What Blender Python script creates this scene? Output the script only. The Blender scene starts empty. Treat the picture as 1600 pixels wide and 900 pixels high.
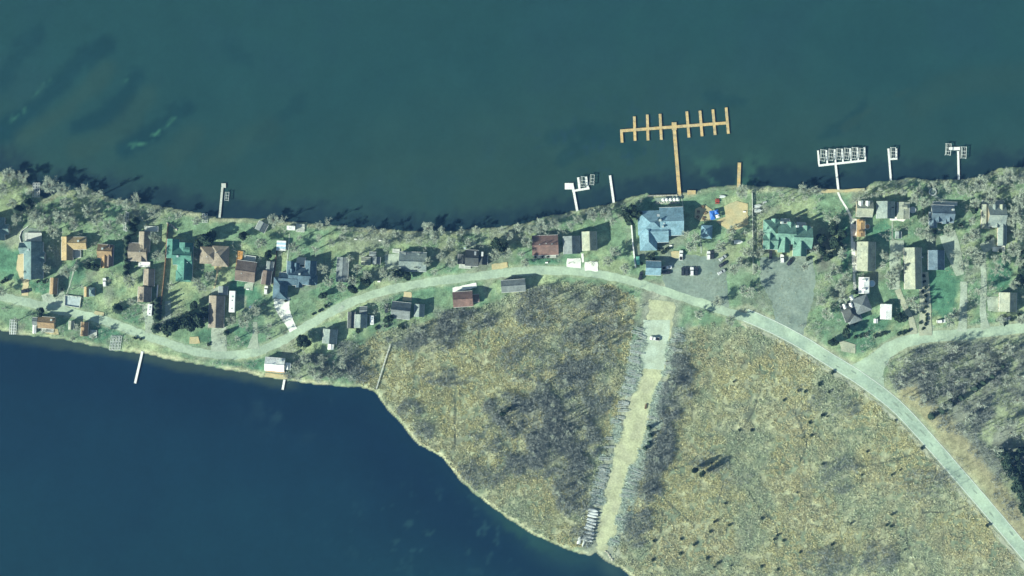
import bpy, bmesh, math, random
import numpy as np
from mathutils import Vector, Matrix
scene = bpy.context.scene
COL = scene.collection
S = 0.4            # metres per photo pixel
G = 0.6            # height of the land above the lake
def PX(x, y): return ((x - 800) * S, (450 - y) * S)

# ---------------------------------------------------------------- camera, sky, sun, exposure
cam_d = bpy.data.cameras.new('aerial_camera'); cam = bpy.data.objects.new('aerial_camera', cam_d); COL.objects.link(cam)
CAM_H = 1200.0
cam.location = (0, 0, CAM_H); cam.rotation_euler = (0, 0, 0)
cam_d.sensor_width = 36; cam_d.lens = 36 * (CAM_H - G) / 640.0
cam_d.clip_start = 1; cam_d.clip_end = 9000
scene.camera = cam
SUN_EL = math.radians(30); SH_AZ = math.radians(27)       # shadows run towards +x, +y
world = bpy.data.worlds.new('World'); scene.world = world; world.use_nodes = True
wn = world.node_tree.nodes; wl = world.node_tree.links
sky_t = wn.new('ShaderNodeTexSky'); sky_t.sky_type = 'NISHITA'; sky_t.sun_disc = False
sky_t.sun_elevation = SUN_EL
# compass heading of the sun (0 = +y, clockwise); shadows point the opposite way
sunx, suny = -math.cos(SH_AZ), -math.sin(SH_AZ)
sky_t.sun_rotation = math.atan2(sunx, suny)
sky_t.air_density = 2.4; sky_t.dust_density = 0.4; sky_t.ozone_density = 3.0
wl.new(sky_t.outputs[0], wn['Background'].inputs[0]); wn['Background'].inputs[1].default_value = 0.05
sd = bpy.data.lights.new('sun', 'SUN'); sd.energy = 5.0; sd.angle = math.radians(0.5); sd.color = (0.96, 1.0, 0.83)
sun = bpy.data.objects.new('sun', sd); COL.objects.link(sun)
sun.location = (-300, -150, 300)
dvec = Vector((-sunx * math.cos(SUN_EL), -suny * math.cos(SUN_EL), -math.sin(SUN_EL)))
sun.rotation_euler = dvec.to_track_quat('-Z', 'Y').to_euler()
scene.view_settings.view_transform = 'Standard'; scene.view_settings.look = 'None'
scene.view_settings.exposure = 0.86; scene.view_settings.gamma = 1.0; scene.view_settings.use_curve_mapping = False

# ---------------------------------------------------------------- helpers
def new_obj(name, me, parent=None, loc=None):
    o = bpy.data.objects.new(name, me); COL.objects.link(o)
    if parent is not None: o.parent = parent
    if loc is not None: o.location = loc
    return o
def tag(o, label, cat, group=None):
    o['label'] = label; o['category'] = cat
    if group: o['group'] = group
    return o
def empty(name, loc, label, cat, group=None, rot=0.0):
    o = new_obj(name, None, None, loc); o.rotation_euler = (0, 0, rot); o.empty_display_size = 0.5
    return tag(o, label, cat, group)
def structure(o): o['kind'] = 'structure'; return o
def stuff(o): o['kind'] = 'stuff'; return o
def copy_thing(src, loc, rot=0.0, scale=(1, 1, 1), label=None, group=None):
    r = src.copy(); COL.objects.link(r); r.location = loc; r.rotation_euler = (0, 0, rot); r.scale = scale
    if label: r['label'] = label
    if group: r['group'] = group
    for ch in src.children:
        c = ch.copy(); COL.objects.link(c); c.parent = r
        for g in ch.children:
            d = g.copy(); COL.objects.link(d); d.parent = c
    return r
def arr_mesh(name, V, F, mats=(), mat_idx=None, smooth=False):
    V = np.asarray(V, dtype=np.float32); F = np.asarray(F, dtype=np.int32); k = F.shape[1]
    me = bpy.data.meshes.new(name)
    me.vertices.add(len(V)); me.vertices.foreach_set('co', V.ravel())
    me.loops.add(F.size); me.loops.foreach_set('vertex_index', F.ravel())
    me.polygons.add(len(F)); me.polygons.foreach_set('loop_start', np.arange(0, F.size, k, dtype=np.int32))
    for m in mats: me.materials.append(m)
    if mat_idx is not None: me.polygons.foreach_set('material_index', np.asarray(mat_idx, dtype=np.int32))
    me.update(calc_edges=True); me.validate()
    if smooth: me.polygons.foreach_set('use_smooth', np.ones(len(F), dtype=bool))
    return me
def point_color(me, cols):
    a = me.color_attributes.new('Col', 'FLOAT_COLOR', 'POINT')
    c = np.ones((len(cols), 4), dtype=np.float32); c[:, :3] = cols
    a.data.foreach_set('color', c.ravel())
class MB:
    """collects simple solids into one mesh"""
    def __init__(s): s.v = []; s.f = []
    def add(s, vs, fs):
        b = len(s.v); s.v += [tuple(v) for v in vs]; s.f += [tuple(b + i for i in f) for f in fs]; return s
    def box(s, x0, y0, z0, x1, y1, z1):
        return s.add([(x0,y0,z0),(x1,y0,z0),(x1,y1,z0),(x0,y1,z0),(x0,y0,z1),(x1,y0,z1),(x1,y1,z1),(x0,y1,z1)],
              [(3,2,1,0),(4,5,6,7),(0,1,5,4),(1,2,6,5),(2,3,7,6),(3,0,4,7)])
    def bar(s, a, b, w, h=None):
        a = Vector(a); b = Vector(b); h = h or w; d = (b - a)
        if d.length < 1e-6: return s
        d.normalize(); up = Vector((0,0,1)) if abs(d.z) < .95 else Vector((1,0,0))
        r = d.cross(up).normalized(); u = r.cross(d).normalized(); r *= w/2; u *= h/2
        return s.add([a-r-u,a+r-u,a+r+u,a-r+u,b-r-u,b+r-u,b+r+u,b-r+u],
              [(3,2,1,0),(4,5,6,7),(0,1,5,4),(1,2,6,5),(2,3,7,6),(3,0,4,7)])
    def tube(s, a, b, r0, r1, n=6):
        a = Vector(a); b = Vector(b); d = (b-a).normalized(); up = Vector((0,0,1)) if abs(d.z) < .95 else Vector((1,0,0))
        r = d.cross(up).normalized(); u = r.cross(d).normalized(); vs = []
        for p, q in ((a, r0), (b, r1)):
            for i in range(n):
                t = 2*math.pi*i/n; vs.append(p + r*(q*math.cos(t)) + u*(q*math.sin(t)))
        fs = [(i, (i+1)%n, n+(i+1)%n, n+i) for i in range(n)] + [tuple(range(n-1,-1,-1)), tuple(range(n, 2*n))]
        return s.add(vs, fs)
    def prism(s, poly, z0, z1):
        n = len(poly); vs = [(x,y,z0) for x,y in poly] + [(x,y,z1) for x,y in poly]
        return s.add(vs, [tuple(range(n-1,-1,-1)), tuple(range(n,2*n))] + [(i,(i+1)%n,n+(i+1)%n,n+i) for i in range(n)])
    def mesh(s, name, mat=None, bevel=0.0, fix=True):
        me = bpy.data.meshes.new(name); me.from_pydata(s.v, [], s.f)
        if mat: me.materials.append(mat)
        if fix or bevel:
            bm = bmesh.new(); bm.from_mesh(me); bmesh.ops.recalc_face_normals(bm, faces=bm.faces)
            if bevel: bmesh.ops.bevel(bm, geom=list(bm.edges), offset=bevel, segments=1, affect='EDGES', profile=0.5)
            bm.to_mesh(me); bm.free()
        return me
    def build(s, name, mat, parent=None, loc=None, bevel=0.0):
        return new_obj(name, s.mesh(name, mat, bevel), parent, loc)

# numpy noise
_rs = np.random.RandomState(11)
_T = _rs.rand(256, 256).astype(np.float64)
def vnoise(x, y):
    xi = np.floor(x).astype(int); yi = np.floor(y).astype(int); fx = x - xi; fy = y - yi
    fx = fx*fx*(3-2*fx); fy = fy*fy*(3-2*fy)
    g = lambda i, j: _T[i & 255, j & 255]
    return (g(xi,yi)*(1-fx)+g(xi+1,yi)*fx)*(1-fy) + (g(xi,yi+1)*(1-fx)+g(xi+1,yi+1)*fx)*fy
def fbm(x, y, sc, octv=4, seed=0):
    t = 0; a = 1; n = 0; x = x/sc + seed*17.3; y = y/sc + seed*9.1
    for _ in range(octv): t = t + a*vnoise(x, y); n += a; a *= .55; x = x*2.03+5.2; y = y*2.03+1.7
    return t/n
def sstep(a, b, x):
    t = np.clip((x-a)/(b-a), 0, 1); return t*t*(3-2*t)
def seg_dist(px, py, pts, closed=False):
    """distance of every point to a polyline"""
    d = np.full(px.shape, 1e9); n = len(pts)
    for i in range(n if closed else n-1):
        ax, ay = pts[i]; bx, by = pts[(i+1) % n]; vx, vy = bx-ax, by-ay; L = vx*vx+vy*vy + 1e-9
        t = np.clip(((px-ax)*vx+(py-ay)*vy)/L, 0, 1)
        d = np.minimum(d, np.hypot(px-ax-t*vx, py-ay-t*vy))
    return d
def inside(px, py, poly):
    c = np.zeros(px.shape, dtype=bool); n = len(poly); j = n-1
    for i in range(n):
        xi, yi = poly[i]; xj, yj = poly[j]
        if yi != yj:
            c ^= ((yi > py) != (yj > py)) & (px < (xj-xi)*(py-yi)/(yj-yi)+xi)
        j = i
    return c
def catmull(pts, n=6):
    out = []; P = [pts[0]] + list(pts) + [pts[-1]]
    for i in range(1, len(P)-2):
        p0, p1, p2, p3 = [np.array(q, float) for q in P[i-1:i+3]]
        for k in range(n):
            t = k/n
            out.append(tuple(.5*((2*p1)+(-p0+p2)*t+(2*p0-5*p1+4*p2-p3)*t*t+(-p0+3*p1-3*p2+p3)*t**3)))
    out.append(tuple(map(float, pts[-1]))); return out

# ---------------------------------------------------------------- materials
def principled(name, rough=.8, spec=.3):
    m = bpy.data.materials.new(name); m.use_nodes = True; nt = m.node_tree; b = nt.nodes['Principled BSDF']
    b.inputs['Roughness'].default_value = rough; b.inputs['Specular IOR Level'].default_value = spec
    return m, nt, b
def mat(name, col, rough=.8, spec=.3, var=.18, sc=.5, sc2=3.0, bump=0.0, metal=0.0, col2=None, attr=False, stripe=None):
    """base colour x two octaves of world-space noise (wear, grain), optional bump"""
    m, nt, b = principled(name, rough, spec); N = nt.nodes.new; L = nt.links.new
    b.inputs['Metallic'].default_value = metal
    geo = N('ShaderNodeNewGeometry')
    n1 = N('ShaderNodeTexNoise'); n1.inputs['Scale'].default_value = sc; n1.inputs['Detail'].default_value = 5; n1.inputs['Roughness'].default_value = .6
    n2 = N('ShaderNodeTexNoise'); n2.inputs['Scale'].default_value = sc2; n2.inputs['Detail'].default_value = 3
    L(geo.outputs['Position'], n1.inputs['Vector']); L(geo.outputs['Position'], n2.inputs['Vector'])
    add = N('ShaderNodeMath'); add.operation = 'ADD'; L(n1.outputs['Fac'], add.inputs[0]); L(n2.outputs['Fac'], add.inputs[1])
    mr = N('ShaderNodeMapRange'); mr.inputs[1].default_value = .65; mr.inputs[2].default_value = 1.35
    mr.inputs[3].default_value = 1-var*1.6; mr.inputs[4].default_value = 1+var*1.3; L(add.outputs[0], mr.inputs[0])
    vm = N('ShaderNodeVectorMath'); vm.operation = 'SCALE'; L(mr.outputs[0], vm.inputs['Scale'])
    if attr:
        at = N('ShaderNodeAttribute'); at.attribute_name = 'Col'; L(at.outputs['Color'], vm.inputs[0])
    elif col2 is not None:
        mx = N('ShaderNodeMix'); mx.data_type = 'RGBA'; mx.inputs['A'].default_value = (*col, 1); mx.inputs['B'].default_value = (*col2, 1)
        n3 = N('ShaderNodeTexNoise'); n3.inputs['Scale'].default_value = sc*.7; n3.inputs['Detail'].default_value = 4; L(geo.outputs['Position'], n3.inputs['Vector'])
        r3 = N('ShaderNodeMapRange'); r3.inputs[1].default_value = .42; r3.inputs[2].default_value = .6; L(n3.outputs['Fac'], r3.inputs[0])
        L(r3.outputs[0], mx.inputs['Factor']); L(mx.outputs['Result'], vm.inputs[0])
    else: vm.inputs[0].default_value = col
    L(vm.outputs[0], b.inputs['Base Color'])
    if bump:
        bp = N('ShaderNodeBump'); bp.inputs['Strength'].default_value = bump; bp.inputs['Distance'].default_value = .12
        L(n2.outputs['Fac'], bp.inputs['Height']); L(bp.outputs[0], b.inputs['Normal'])
    return m
M = {}
def defmats():
    D = dict(
      asphalt=dict(col=(.40,.505,.37), rough=.95, var=.16, sc=.09, sc2=.9, col2=(.33,.42,.32)),
      highway=dict(col=(.40,.51,.385), rough=.95, var=.16, sc=.09, sc2=.9, col2=(.33,.43,.34)),
      lot=dict(col=(.24,.30,.25), rough=.95, var=.2, sc=.12, sc2=.8, col2=(.19,.25,.21)),
      concrete=dict(col=(.80,.82,.74), rough=.9, var=.10, sc=.25, sc2=2),
      paving=dict(col=(.40,.47,.38), rough=.95, var=.2, sc=.2, sc2=1.2, col2=(.33,.39,.30)),
      gravel=dict(col=(.47,.50,.31), rough=1, var=.22, sc=.15, sc2=1.0, bump=.4, col2=(.41,.43,.28)),
      sand=dict(col=(.52,.44,.24), rough=1, var=.15, sc=.2, sc2=1.1, col2=(.45,.42,.25)),
      palegravel=dict(col=(.42,.44,.32), rough=1, var=.2, sc=.2, sc2=1.2, col2=(.36,.39,.29)), tanpave=dict(col=(.56,.48,.29), rough=.9, var=.12, sc=.3, sc2=2),
      white=dict(col=(.80,.81,.78), rough=.5, var=.06, sc=.3, sc2=2),
      alu=dict(col=(.62,.66,.64), rough=.5, var=.12, sc=.5, sc2=3, metal=.15),
      galv=dict(col=(.42,.50,.50), rough=.6, var=.2, sc=.5, sc2=3, metal=.1),
      pine=dict(col=(.60,.44,.20), rough=.85, var=.26, sc=.35, sc2=3, col2=(.48,.39,.22)),
      deckgrey=dict(col=(.50,.53,.48), rough=.85, var=.15, sc=.6, sc2=3),
      darkwood=dict(col=(.13,.085,.05), rough=.85, var=.2, sc=.6, sc2=3),
      fencewood=dict(col=(.27,.17,.10), rough=.85, var=.2, sc=.6, sc2=3), orangewood=dict(col=(.58,.31,.10), rough=.8, var=.15, sc=.6, sc2=3),
      lane_concrete=dict(col=(.46,.55,.44), rough=.95, var=.15, sc=.15, sc2=1.2, col2=(.40,.47,.36)), patch=dict(col=(.26,.33,.26), rough=.95, var=.2, sc=.3, sc2=1.4), siding_w=dict(col=(.70,.70,.66), rough=.7, var=.06), siding_t=dict(col=(.42,.36,.26), rough=.7, var=.08),
      siding_b=dict(col=(.22,.15,.10), rough=.7, var=.1), siding_g=dict(col=(.33,.36,.36), rough=.7, var=.08),
      glass=dict(col=(.03,.04,.05), rough=.08, spec=.6, var=.05), rubber=dict(col=(.02,.02,.02), rough=.9, var=.1),
      car_white=dict(col=(.78,.79,.78), rough=.25, spec=.5, var=.03), car_dark=dict(col=(.03,.035,.045), rough=.25, spec=.5, var=.05),
      car_silver=dict(col=(.42,.45,.46), rough=.3, spec=.5, var=.05), blue=dict(col=(.04,.16,.55), rough=.5, var=.12, sc=1),
      paleblue=dict(col=(.42,.60,.72), rough=.5, var=.1), teal=dict(col=(.12,.36,.29), rough=.5, var=.1), red=dict(col=(.35,.05,.03), rough=.6, var=.15),
      bark=dict(col=(.17,.15,.12), rough=.95, var=.2), twig=dict(col=(.42,.48,.39), rough=.95, var=.22, sc=.12, sc2=.6),
      needle=dict(col=(.026,.052,.032), rough=.8, var=.35, sc=.3, sc2=1.2), leaf=dict(col=(.04,.07,.04), rough=.8, var=.4, sc=.4, sc2=1.5),
      stone=dict(col=(.45,.43,.36), rough=.95, var=.3, sc=.8, sc2=3),
      r_blue=dict(col=(.20,.33,.40), col2=(.165,.285,.35)), r_steel=dict(col=(.13,.185,.225), col2=(.10,.15,.19)), r_slate=dict(col=(.088,.145,.185), col2=(.07,.12,.16)), r_teal=dict(col=(.16,.30,.24), col2=(.13,.245,.20)),
      r_green=dict(col=(.09,.235,.185), col2=(.075,.19,.16)), r_cyan=dict(col=(.17,.25,.245), col2=(.13,.20,.205)), r_tan=dict(col=(.42,.32,.165), col2=(.36,.28,.16)),
      r_orange=dict(col=(.42,.28,.13), col2=(.34,.23,.12)), r_brown=dict(col=(.19,.15,.125), col2=(.16,.125,.105)), r_grey=dict(col=(.20,.23,.23), col2=(.17,.20,.20)),
      r_lgrey=dict(col=(.25,.30,.27), col2=(.20,.25,.24)), r_red=dict(col=(.215,.135,.115), col2=(.17,.115,.10)), r_cream=dict(col=(.35,.37,.28), col2=(.28,.31,.25)),
      r_navy=dict(col=(.06,.085,.12), col2=(.05,.07,.10)), r_white=dict(col=(.78,.80,.77)), r_buff=dict(col=(.29,.25,.19), col2=(.24,.21,.17)), r_dark=dict(col=(.075,.085,.085), col2=(.06,.07,.07)), r_hazel=dict(col=(.31,.225,.13), col2=(.30,.21,.12)))
    for k, d in D.items():
        d = dict(d); c = d.pop('col')
        if k.startswith('r_'):
            d.setdefault('rough', .9); d.setdefault('var', .26); d.setdefault('sc', .28); d.setdefault('sc2', 1.3); d.setdefault('bump', .35)
        M[k] = mat({'r_':'roof_'}.get(k[:2], '') + k.replace('r_', '') if k.startswith('r_') else k, c, **d)
defmats()
# ---------------------------------------------------------------- shorelines (photo pixels)
NORTH = [(-1500,-250),(-600,60),(-300,200),(-120,245),(0,268),(30,276),(45,287),(55,300),(72,310),(92,300),(120,298),(135,291),(160,305),(180,311),(225,316),(270,326),(300,331),(345,340),(380,342),(420,343),(480,349),(560,356),(640,361),(700,361),(760,357),(800,352),(830,346),(870,335),(905,328),(960,316),(990,307),(1010,304),(1060,303),(1085,299),(1120,292),(1175,291),(1240,294),(1290,295),(1320,296),(1350,293),(1370,283),(1400,281),(1420,278),(1450,282),(1500,280),(1530,277),(1560,263),(1600,260),(1700,250),(1850,225),(2200,150),(3000,0),(5000,-300)]
SOUTH = [(5000,2600),(2200,1900),(1300,1300),(1060,1000),(1020,932),(990,902),(970,887),(948,879),(938,869),(932,860),(922,868),(900,864),(870,852),(840,840),(800,815),(770,795),(740,770),(715,745),(690,715),(655,696),(635,672),(605,640),(585,613),(560,604),(540,604),(500,601),(470,597),(450,595),(415,590),(380,581),(330,573),(280,564),(220,551),(180,547),(140,540),(100,530),(50,525),(0,517),(-120,500),(-300,520),(-600,480),(-1500,300)]
LAND = [PX(*p) for p in NORTH] + [PX(*p) for p in SOUTH]
ROAD = [(-160,410),(-60,442),(0,462),(45,473),(100,486),(150,497),(200,514),(250,532),(300,548),(350,555),(395,551),(440,533),(480,509),(530,481),(580,461),(640,446),(700,437),(760,430),(820,423),(880,423),(940,429),(1000,443),(1060,462),(1130,485),(1200,509),(1240,530)]
HIGH = [(1165,492),(1210,512),(1255,536),(1300,564),(1345,592),(1400,634),(1450,687),(1500,744),(1550,802),(1600,861),(1680,955),(1800,1090)]
SIDE = [(1352,584),(1372,560),(1398,541),(1430,530),(1470,525),(1540,519),(1600,512),(1700,500),(1850,490)]
LANE = [(1035,470),(1030,510),(1018,580),(1002,630),(985,690),(970,730),(957,780),(947,835),(938,860)]
LANE_W = [40,40,36,34,44,30,27,26,14]
STREAM = [[(1085,640),(1066,615)],[(1160,672),(1178,640),(1185,615)],[(1165,760),(1185,790),(1212,820),(1215,850)],[(1100,830),(1130,850),(1180,880)],[(1345,730),(1420,712),(1460,690)],[(1440,800),(1490,798),(1530,780)],[(1412,820),(1425,870),(1440,905)],[(712,612),(711,660),(710,705)],[(748,504),(748,540)],[(715,552),(735,556),(757,574)],[(1040,735),(1070,728),(1090,712)],[(1010,755),(1035,775),(1060,800),(1085,820)],[(1460,740),(1470,715),(1482,700)],[(1130,755),(1120,790)],[(1240,640),(1260,690),(1250,720)],[(1000,870),(1030,840),(1035,800)]]
MARSH = [(560,540),(585,518),(640,512),(700,490),(760,478),(790,462),(840,448),(900,440),(960,446),(1000,470),(985,540),(1000,580),(985,640),(965,680),(950,740),(935,800),(915,850),(890,858),(860,846),(800,812),(760,788),(715,742),(690,712),(655,692),(637,668),(607,636),(587,610),(555,600)]
MARSH2 = [(1045,520),(1130,505),(1200,522),(1260,552),(1330,598),(1390,645),(1440,695),(1490,752),(1540,812),(1590,872),(1680,980),(1720,1060),(1300,1250),(1060,985),(1022,928),(992,898),(950,874),(965,850),(975,800),(980,740),(1000,690),(1020,640),(1040,580)]
FOREST = [(1380,600),(1390,570),(1420,545),(1480,535),(1560,532),(1640,522),(1800,505),(1800,1000),(1700,950),(1640,880),(1590,810),(1530,735),(1480,680),(1420,625)]
# thickets of bare brush: (cx, cy, rx, ry, density)
THICK = [(665,525,60,24,0.576),(725,500,50,16,0.504),(860,480,70,34,0.389),(930,500,50,50,0.346),(870,560,90,40,0.238),(900,610,60,45,0.504),(845,650,70,35,0.875),(800,640,45,25,0.583),(880,690,55,45,0.923),(830,720,40,30,0.778),(900,760,35,50,0.504),(920,830,30,28,0.432),(770,690,40,25,0.36),(700,590,40,12,0.432),(640,640,18,14,0.504),(660,672,18,14,0.432),(750,740,40,25,0.288),(1060,570,22,40,0.778),(1050,625,30,30,0.778),(1030,690,22,45,0.875),(1010,760,22,40,0.68),(995,820,22,35,0.432),(1110,722,30,16,0.216),(1150,745,25,12,0.216),(1310,742,30,28,0.259),(1290,880,40,26,0.259),(1370,870,30,25,0.216),(1440,555,70,26,0.33),(1530,560,80,30,0.297),(1480,600,80,35,0.33),(1440,600,50,30,0.297),(1560,620,60,40,0.231),(1500,650,50,28,0.264),(1570,690,60,40,0.231),(1590,760,40,50,0.264),(1490,740,25,25,0.165),(490,575,50,22,0.504),(545,560,30,25,0.432),(560,585,25,12,0.36),(410,500,35,25,0.144),(1260,600,30,20,0.108),(1300,635,40,25,0.13),(1440,760,30,30,0.132),(1010,500,10,30,0.36)]

# ---------------------------------------------------------------- ground sheet
def grid_axis(lo, hi, step, far):
    core = np.arange(lo, hi + step*.5, step); pre = []; x = lo; d = step
    while x > -far: d *= 1.35; x -= d; pre.append(x)
    post = []; x = core[-1]; d = step
    while x < far: d *= 1.35; x += d; post.append(x)
    return np.array(pre[::-1] + list(core) + post)
def grid(lo_x, hi_x, lo_y, hi_y, step, far):
    gx = grid_axis(lo_x, hi_x, step, far); gy = grid_axis(lo_y, hi_y, step, far)
    X, Y = np.meshgrid(gx, gy); nx, ny = len(gx), len(gy)
    idx = np.arange(nx*ny).reshape(ny, nx)
    F = np.stack([idx[:-1,:-1], idx[:-1,1:], idx[1:,1:], idx[1:,:-1]], -1).reshape(-1, 4)
    return X.ravel(), Y.ravel(), F
def lerp(c, col, w): return c*(1-w[:,None]) + np.array(col)[None,:]*w[:,None]
LAWN=(.180,.285,.170); RICH=(.090,.215,.130); DRY=(.33,.395,.22); PALE=(.36,.39,.27); LITTER=(.21,.23,.185); MUD=(.22,.235,.16); TANM=(.36,.37,.23); BANK=(.44,.45,.29)
def px_arr(X, Y): return X/S+800, 450-Y/S
def build_ground():
    X, Y, F = grid(-345, 345, -200, 135, 1.15, 3800)
    wob = (fbm(X, Y, 9, 3, 2)-.5)*5 + (fbm(X, Y, 3, 2, 7)-.5)*2.2
    sd_ = seg_dist(X, Y, LAND, True); sd_ = np.where(inside(X, Y, LAND), sd_, -sd_) + wob*.45*sstep(0, 500, 800-np.abs(X))
    Z = -2.5 + 2.5*sstep(-14, 0.2, sd_) + G*sstep(0, 2.2, sd_)
    n1 = fbm(X, Y, 26, 5, 1); n2 = fbm(X, Y, 7, 4, 3); n3 = fbm(X, Y, 2.6, 3, 5)
    c = np.tile(np.array(LAWN), (len(X), 1))
    c = lerp(c, DRY, sstep(.40, .62, n1*.6+n2*.4)*.85)
    c = lerp(c, RICH, sstep(.52, .68, fbm(X, Y, 17, 4, 9))*.45)
    c = lerp(c, LITTER, sstep(.55, .72, fbm(X, Y, 12, 4, 13))*.7)
    x, y = px_arr(X, Y)
    def blob(cx, cy, rx, ry, col, k, c):
        d = np.hypot((x-cx)/rx, (y-cy)/ry) + (n2-.5)*1.1
        return lerp(c, col, (1-sstep(.65, 1.1, d))*k)
    for b in [(10,410,26,34,RICH,.9),(10,320,26,26,DRY,.7),(65,448,24,12,RICH,.9),(165,520,28,12,RICH,.9),(22,490,45,14,LAWN,.9),(120,425,16,18,RICH,.7),(140,400,15,25,LAWN,.6),
              (205,490,20,16,RICH,.6),(290,510,40,16,LAWN,.8),(325,525,18,12,RICH,.8),(375,450,22,20,RICH,1),(395,470,14,22,RICH,.9),(380,520,14,20,RICH,.7),(400,570,26,12,RICH,.9),(340,570,40,6,RICH,.7),(430,500,20,30,LAWN,.5),
              (290,350,40,18,LAWN,.9),(350,360,40,20,LAWN,.9),(390,360,28,28,LAWN,1),(440,400,10,25,DRY,.9),(480,375,30,16,LAWN,.8),(520,380,20,20,DRY,.6),(470,475,22,22,LAWN,.7),
              (640,370,30,14,DRY,.7),(700,385,18,26,DRY,.8),(700,470,14,16,LAWN,.8),(850,410,28,7,RICH,1),(940,350,30,30,LAWN,1),(965,375,22,40,LAWN,.9),(955,415,30,14,DRY,.7),
              (1200,310,50,14,LAWN,.8),(1245,318,36,18,DRY,.7),(1300,340,22,50,LAWN,1),(1322,370,8,60,RICH,.9),(1100,305,35,10,LAWN,1),(1145,395,30,18,DRY,.6),(1090,395,18,14,DRY,.6),
              (1380,360,25,14,RICH,.9),(1470,455,28,50,RICH,1.0),(1458,430,12,30,RICH,.8),(1400,530,50,18,LAWN,.9),(1345,530,26,24,RICH,.8),(1360,505,30,18,RICH,.8),(1560,430,22,36,RICH,1),(1470,515,40,9,RICH,.8),(1550,505,30,8,RICH,.7),(1480,305,25,14,LAWN,.7),(1515,345,18,24,LAWN,.5),(1390,300,40,12,DRY,.7),(1575,305,20,12,DRY,.6),
              (1130,450,120,40,LAWN,.7),(1220,470,70,25,LITTER,.5),(1290,385,20,40,LITTER,.9),(610,372,80,12,LITTER,.5),(600,430,40,14,LITTER,.5),(740,400,60,20,LITTER,.6),(560,380,40,18,LITTER,.4)]:
        c = blob(*b, c)
    # marsh and brush floor
    inm = sstep(-2, 2.5, np.where(inside(X, Y, [PX(*p) for p in MARSH]) | inside(X, Y, [PX(*p) for p in MARSH2]), 1, -1)*np.minimum(seg_dist(X, Y, [PX(*p) for p in MARSH], True), seg_dist(X, Y, [PX(*p) for p in MARSH2], True)) + wob)
    c = lerp(c, MUD, inm*.65); c = lerp(c, TANM, inm*sstep(.45, .62, n2)*.75)
    inf = sstep(-2, 3, np.where(inside(X, Y, [PX(*p) for p in FOREST]), 1, -1)*seg_dist(X, Y, [PX(*p) for p in FOREST], True) + wob)
    c = lerp(c, LITTER, inf*.9); c = lerp(c, DRY, inf*sstep(.42, .58, fbm(X, Y, 15, 4, 21))*.85)
    for t in THICK:
        d = np.hypot((x-t[0])/t[2], (y-t[1])/t[3]) + (n2-.5)*1.0
        c = lerp(c, LITTER, (1-sstep(.6, 1.1, d))*min(1, t[4]+.1)*.75)
    for s_ in STREAM:
        d = seg_dist(X, Y, [PX(*p) for p in catmull(s_, 4)]); c = lerp(c, (.035,.04,.03), (1-sstep(.2, .8, d))*.8)
    # verges of trodden gravel
    for pts, w, k in ((ROAD,2.6,.5),(HIGH,5.2,.8),(SIDE,4.6,.75)):
        d = seg_dist(X, Y, [PX(*p) for p in catmull(pts, 3)]) + wob*.5; c = lerp(c, PALE, (1-sstep(w, w+2.2, d))*k)
    d = seg_dist(X, Y, [PX(*p) for p in catmull([(1420,612),(1460,652),(1500,700),(1545,755),(1590,815),(1640,880)], 3)]) + wob*.8
    c = lerp(c, (.34,.32,.19), (1-sstep(4, 9, d))*.85)
    d = seg_dist(X, Y, [PX(*p) for p in catmull(LANE, 3)]) + wob*.7; c = lerp(c, (.30,.32,.25), (1-sstep(9, 16, d))*.75)
    # bank
    c = lerp(c, BANK, sstep(.1, .9, sd_)*(1-sstep(1.2, 3.8, sd_))*(.35+.6*sstep(.4, .6, fbm(X, Y, 20, 3, 31))))
    c = lerp(c, (.06,.075,.06), 1-sstep(-.2, .5, sd_))
    c *= (1 + (n3-.5)*.75)[:,None] * (1 + (n2-.5)*.5)[:,None]
    me = arr_mesh('ground', np.stack([X, Y, Z], 1), F, [mat('ground_soil', (0,0,0), rough=1, spec=.1, var=.28, sc=.35, sc2=1.3, bump=.5, attr=True)], smooth=True)
    point_color(me, np.clip(c, .005, .9)); structure(new_obj('ground', me))
build_ground()

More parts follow.
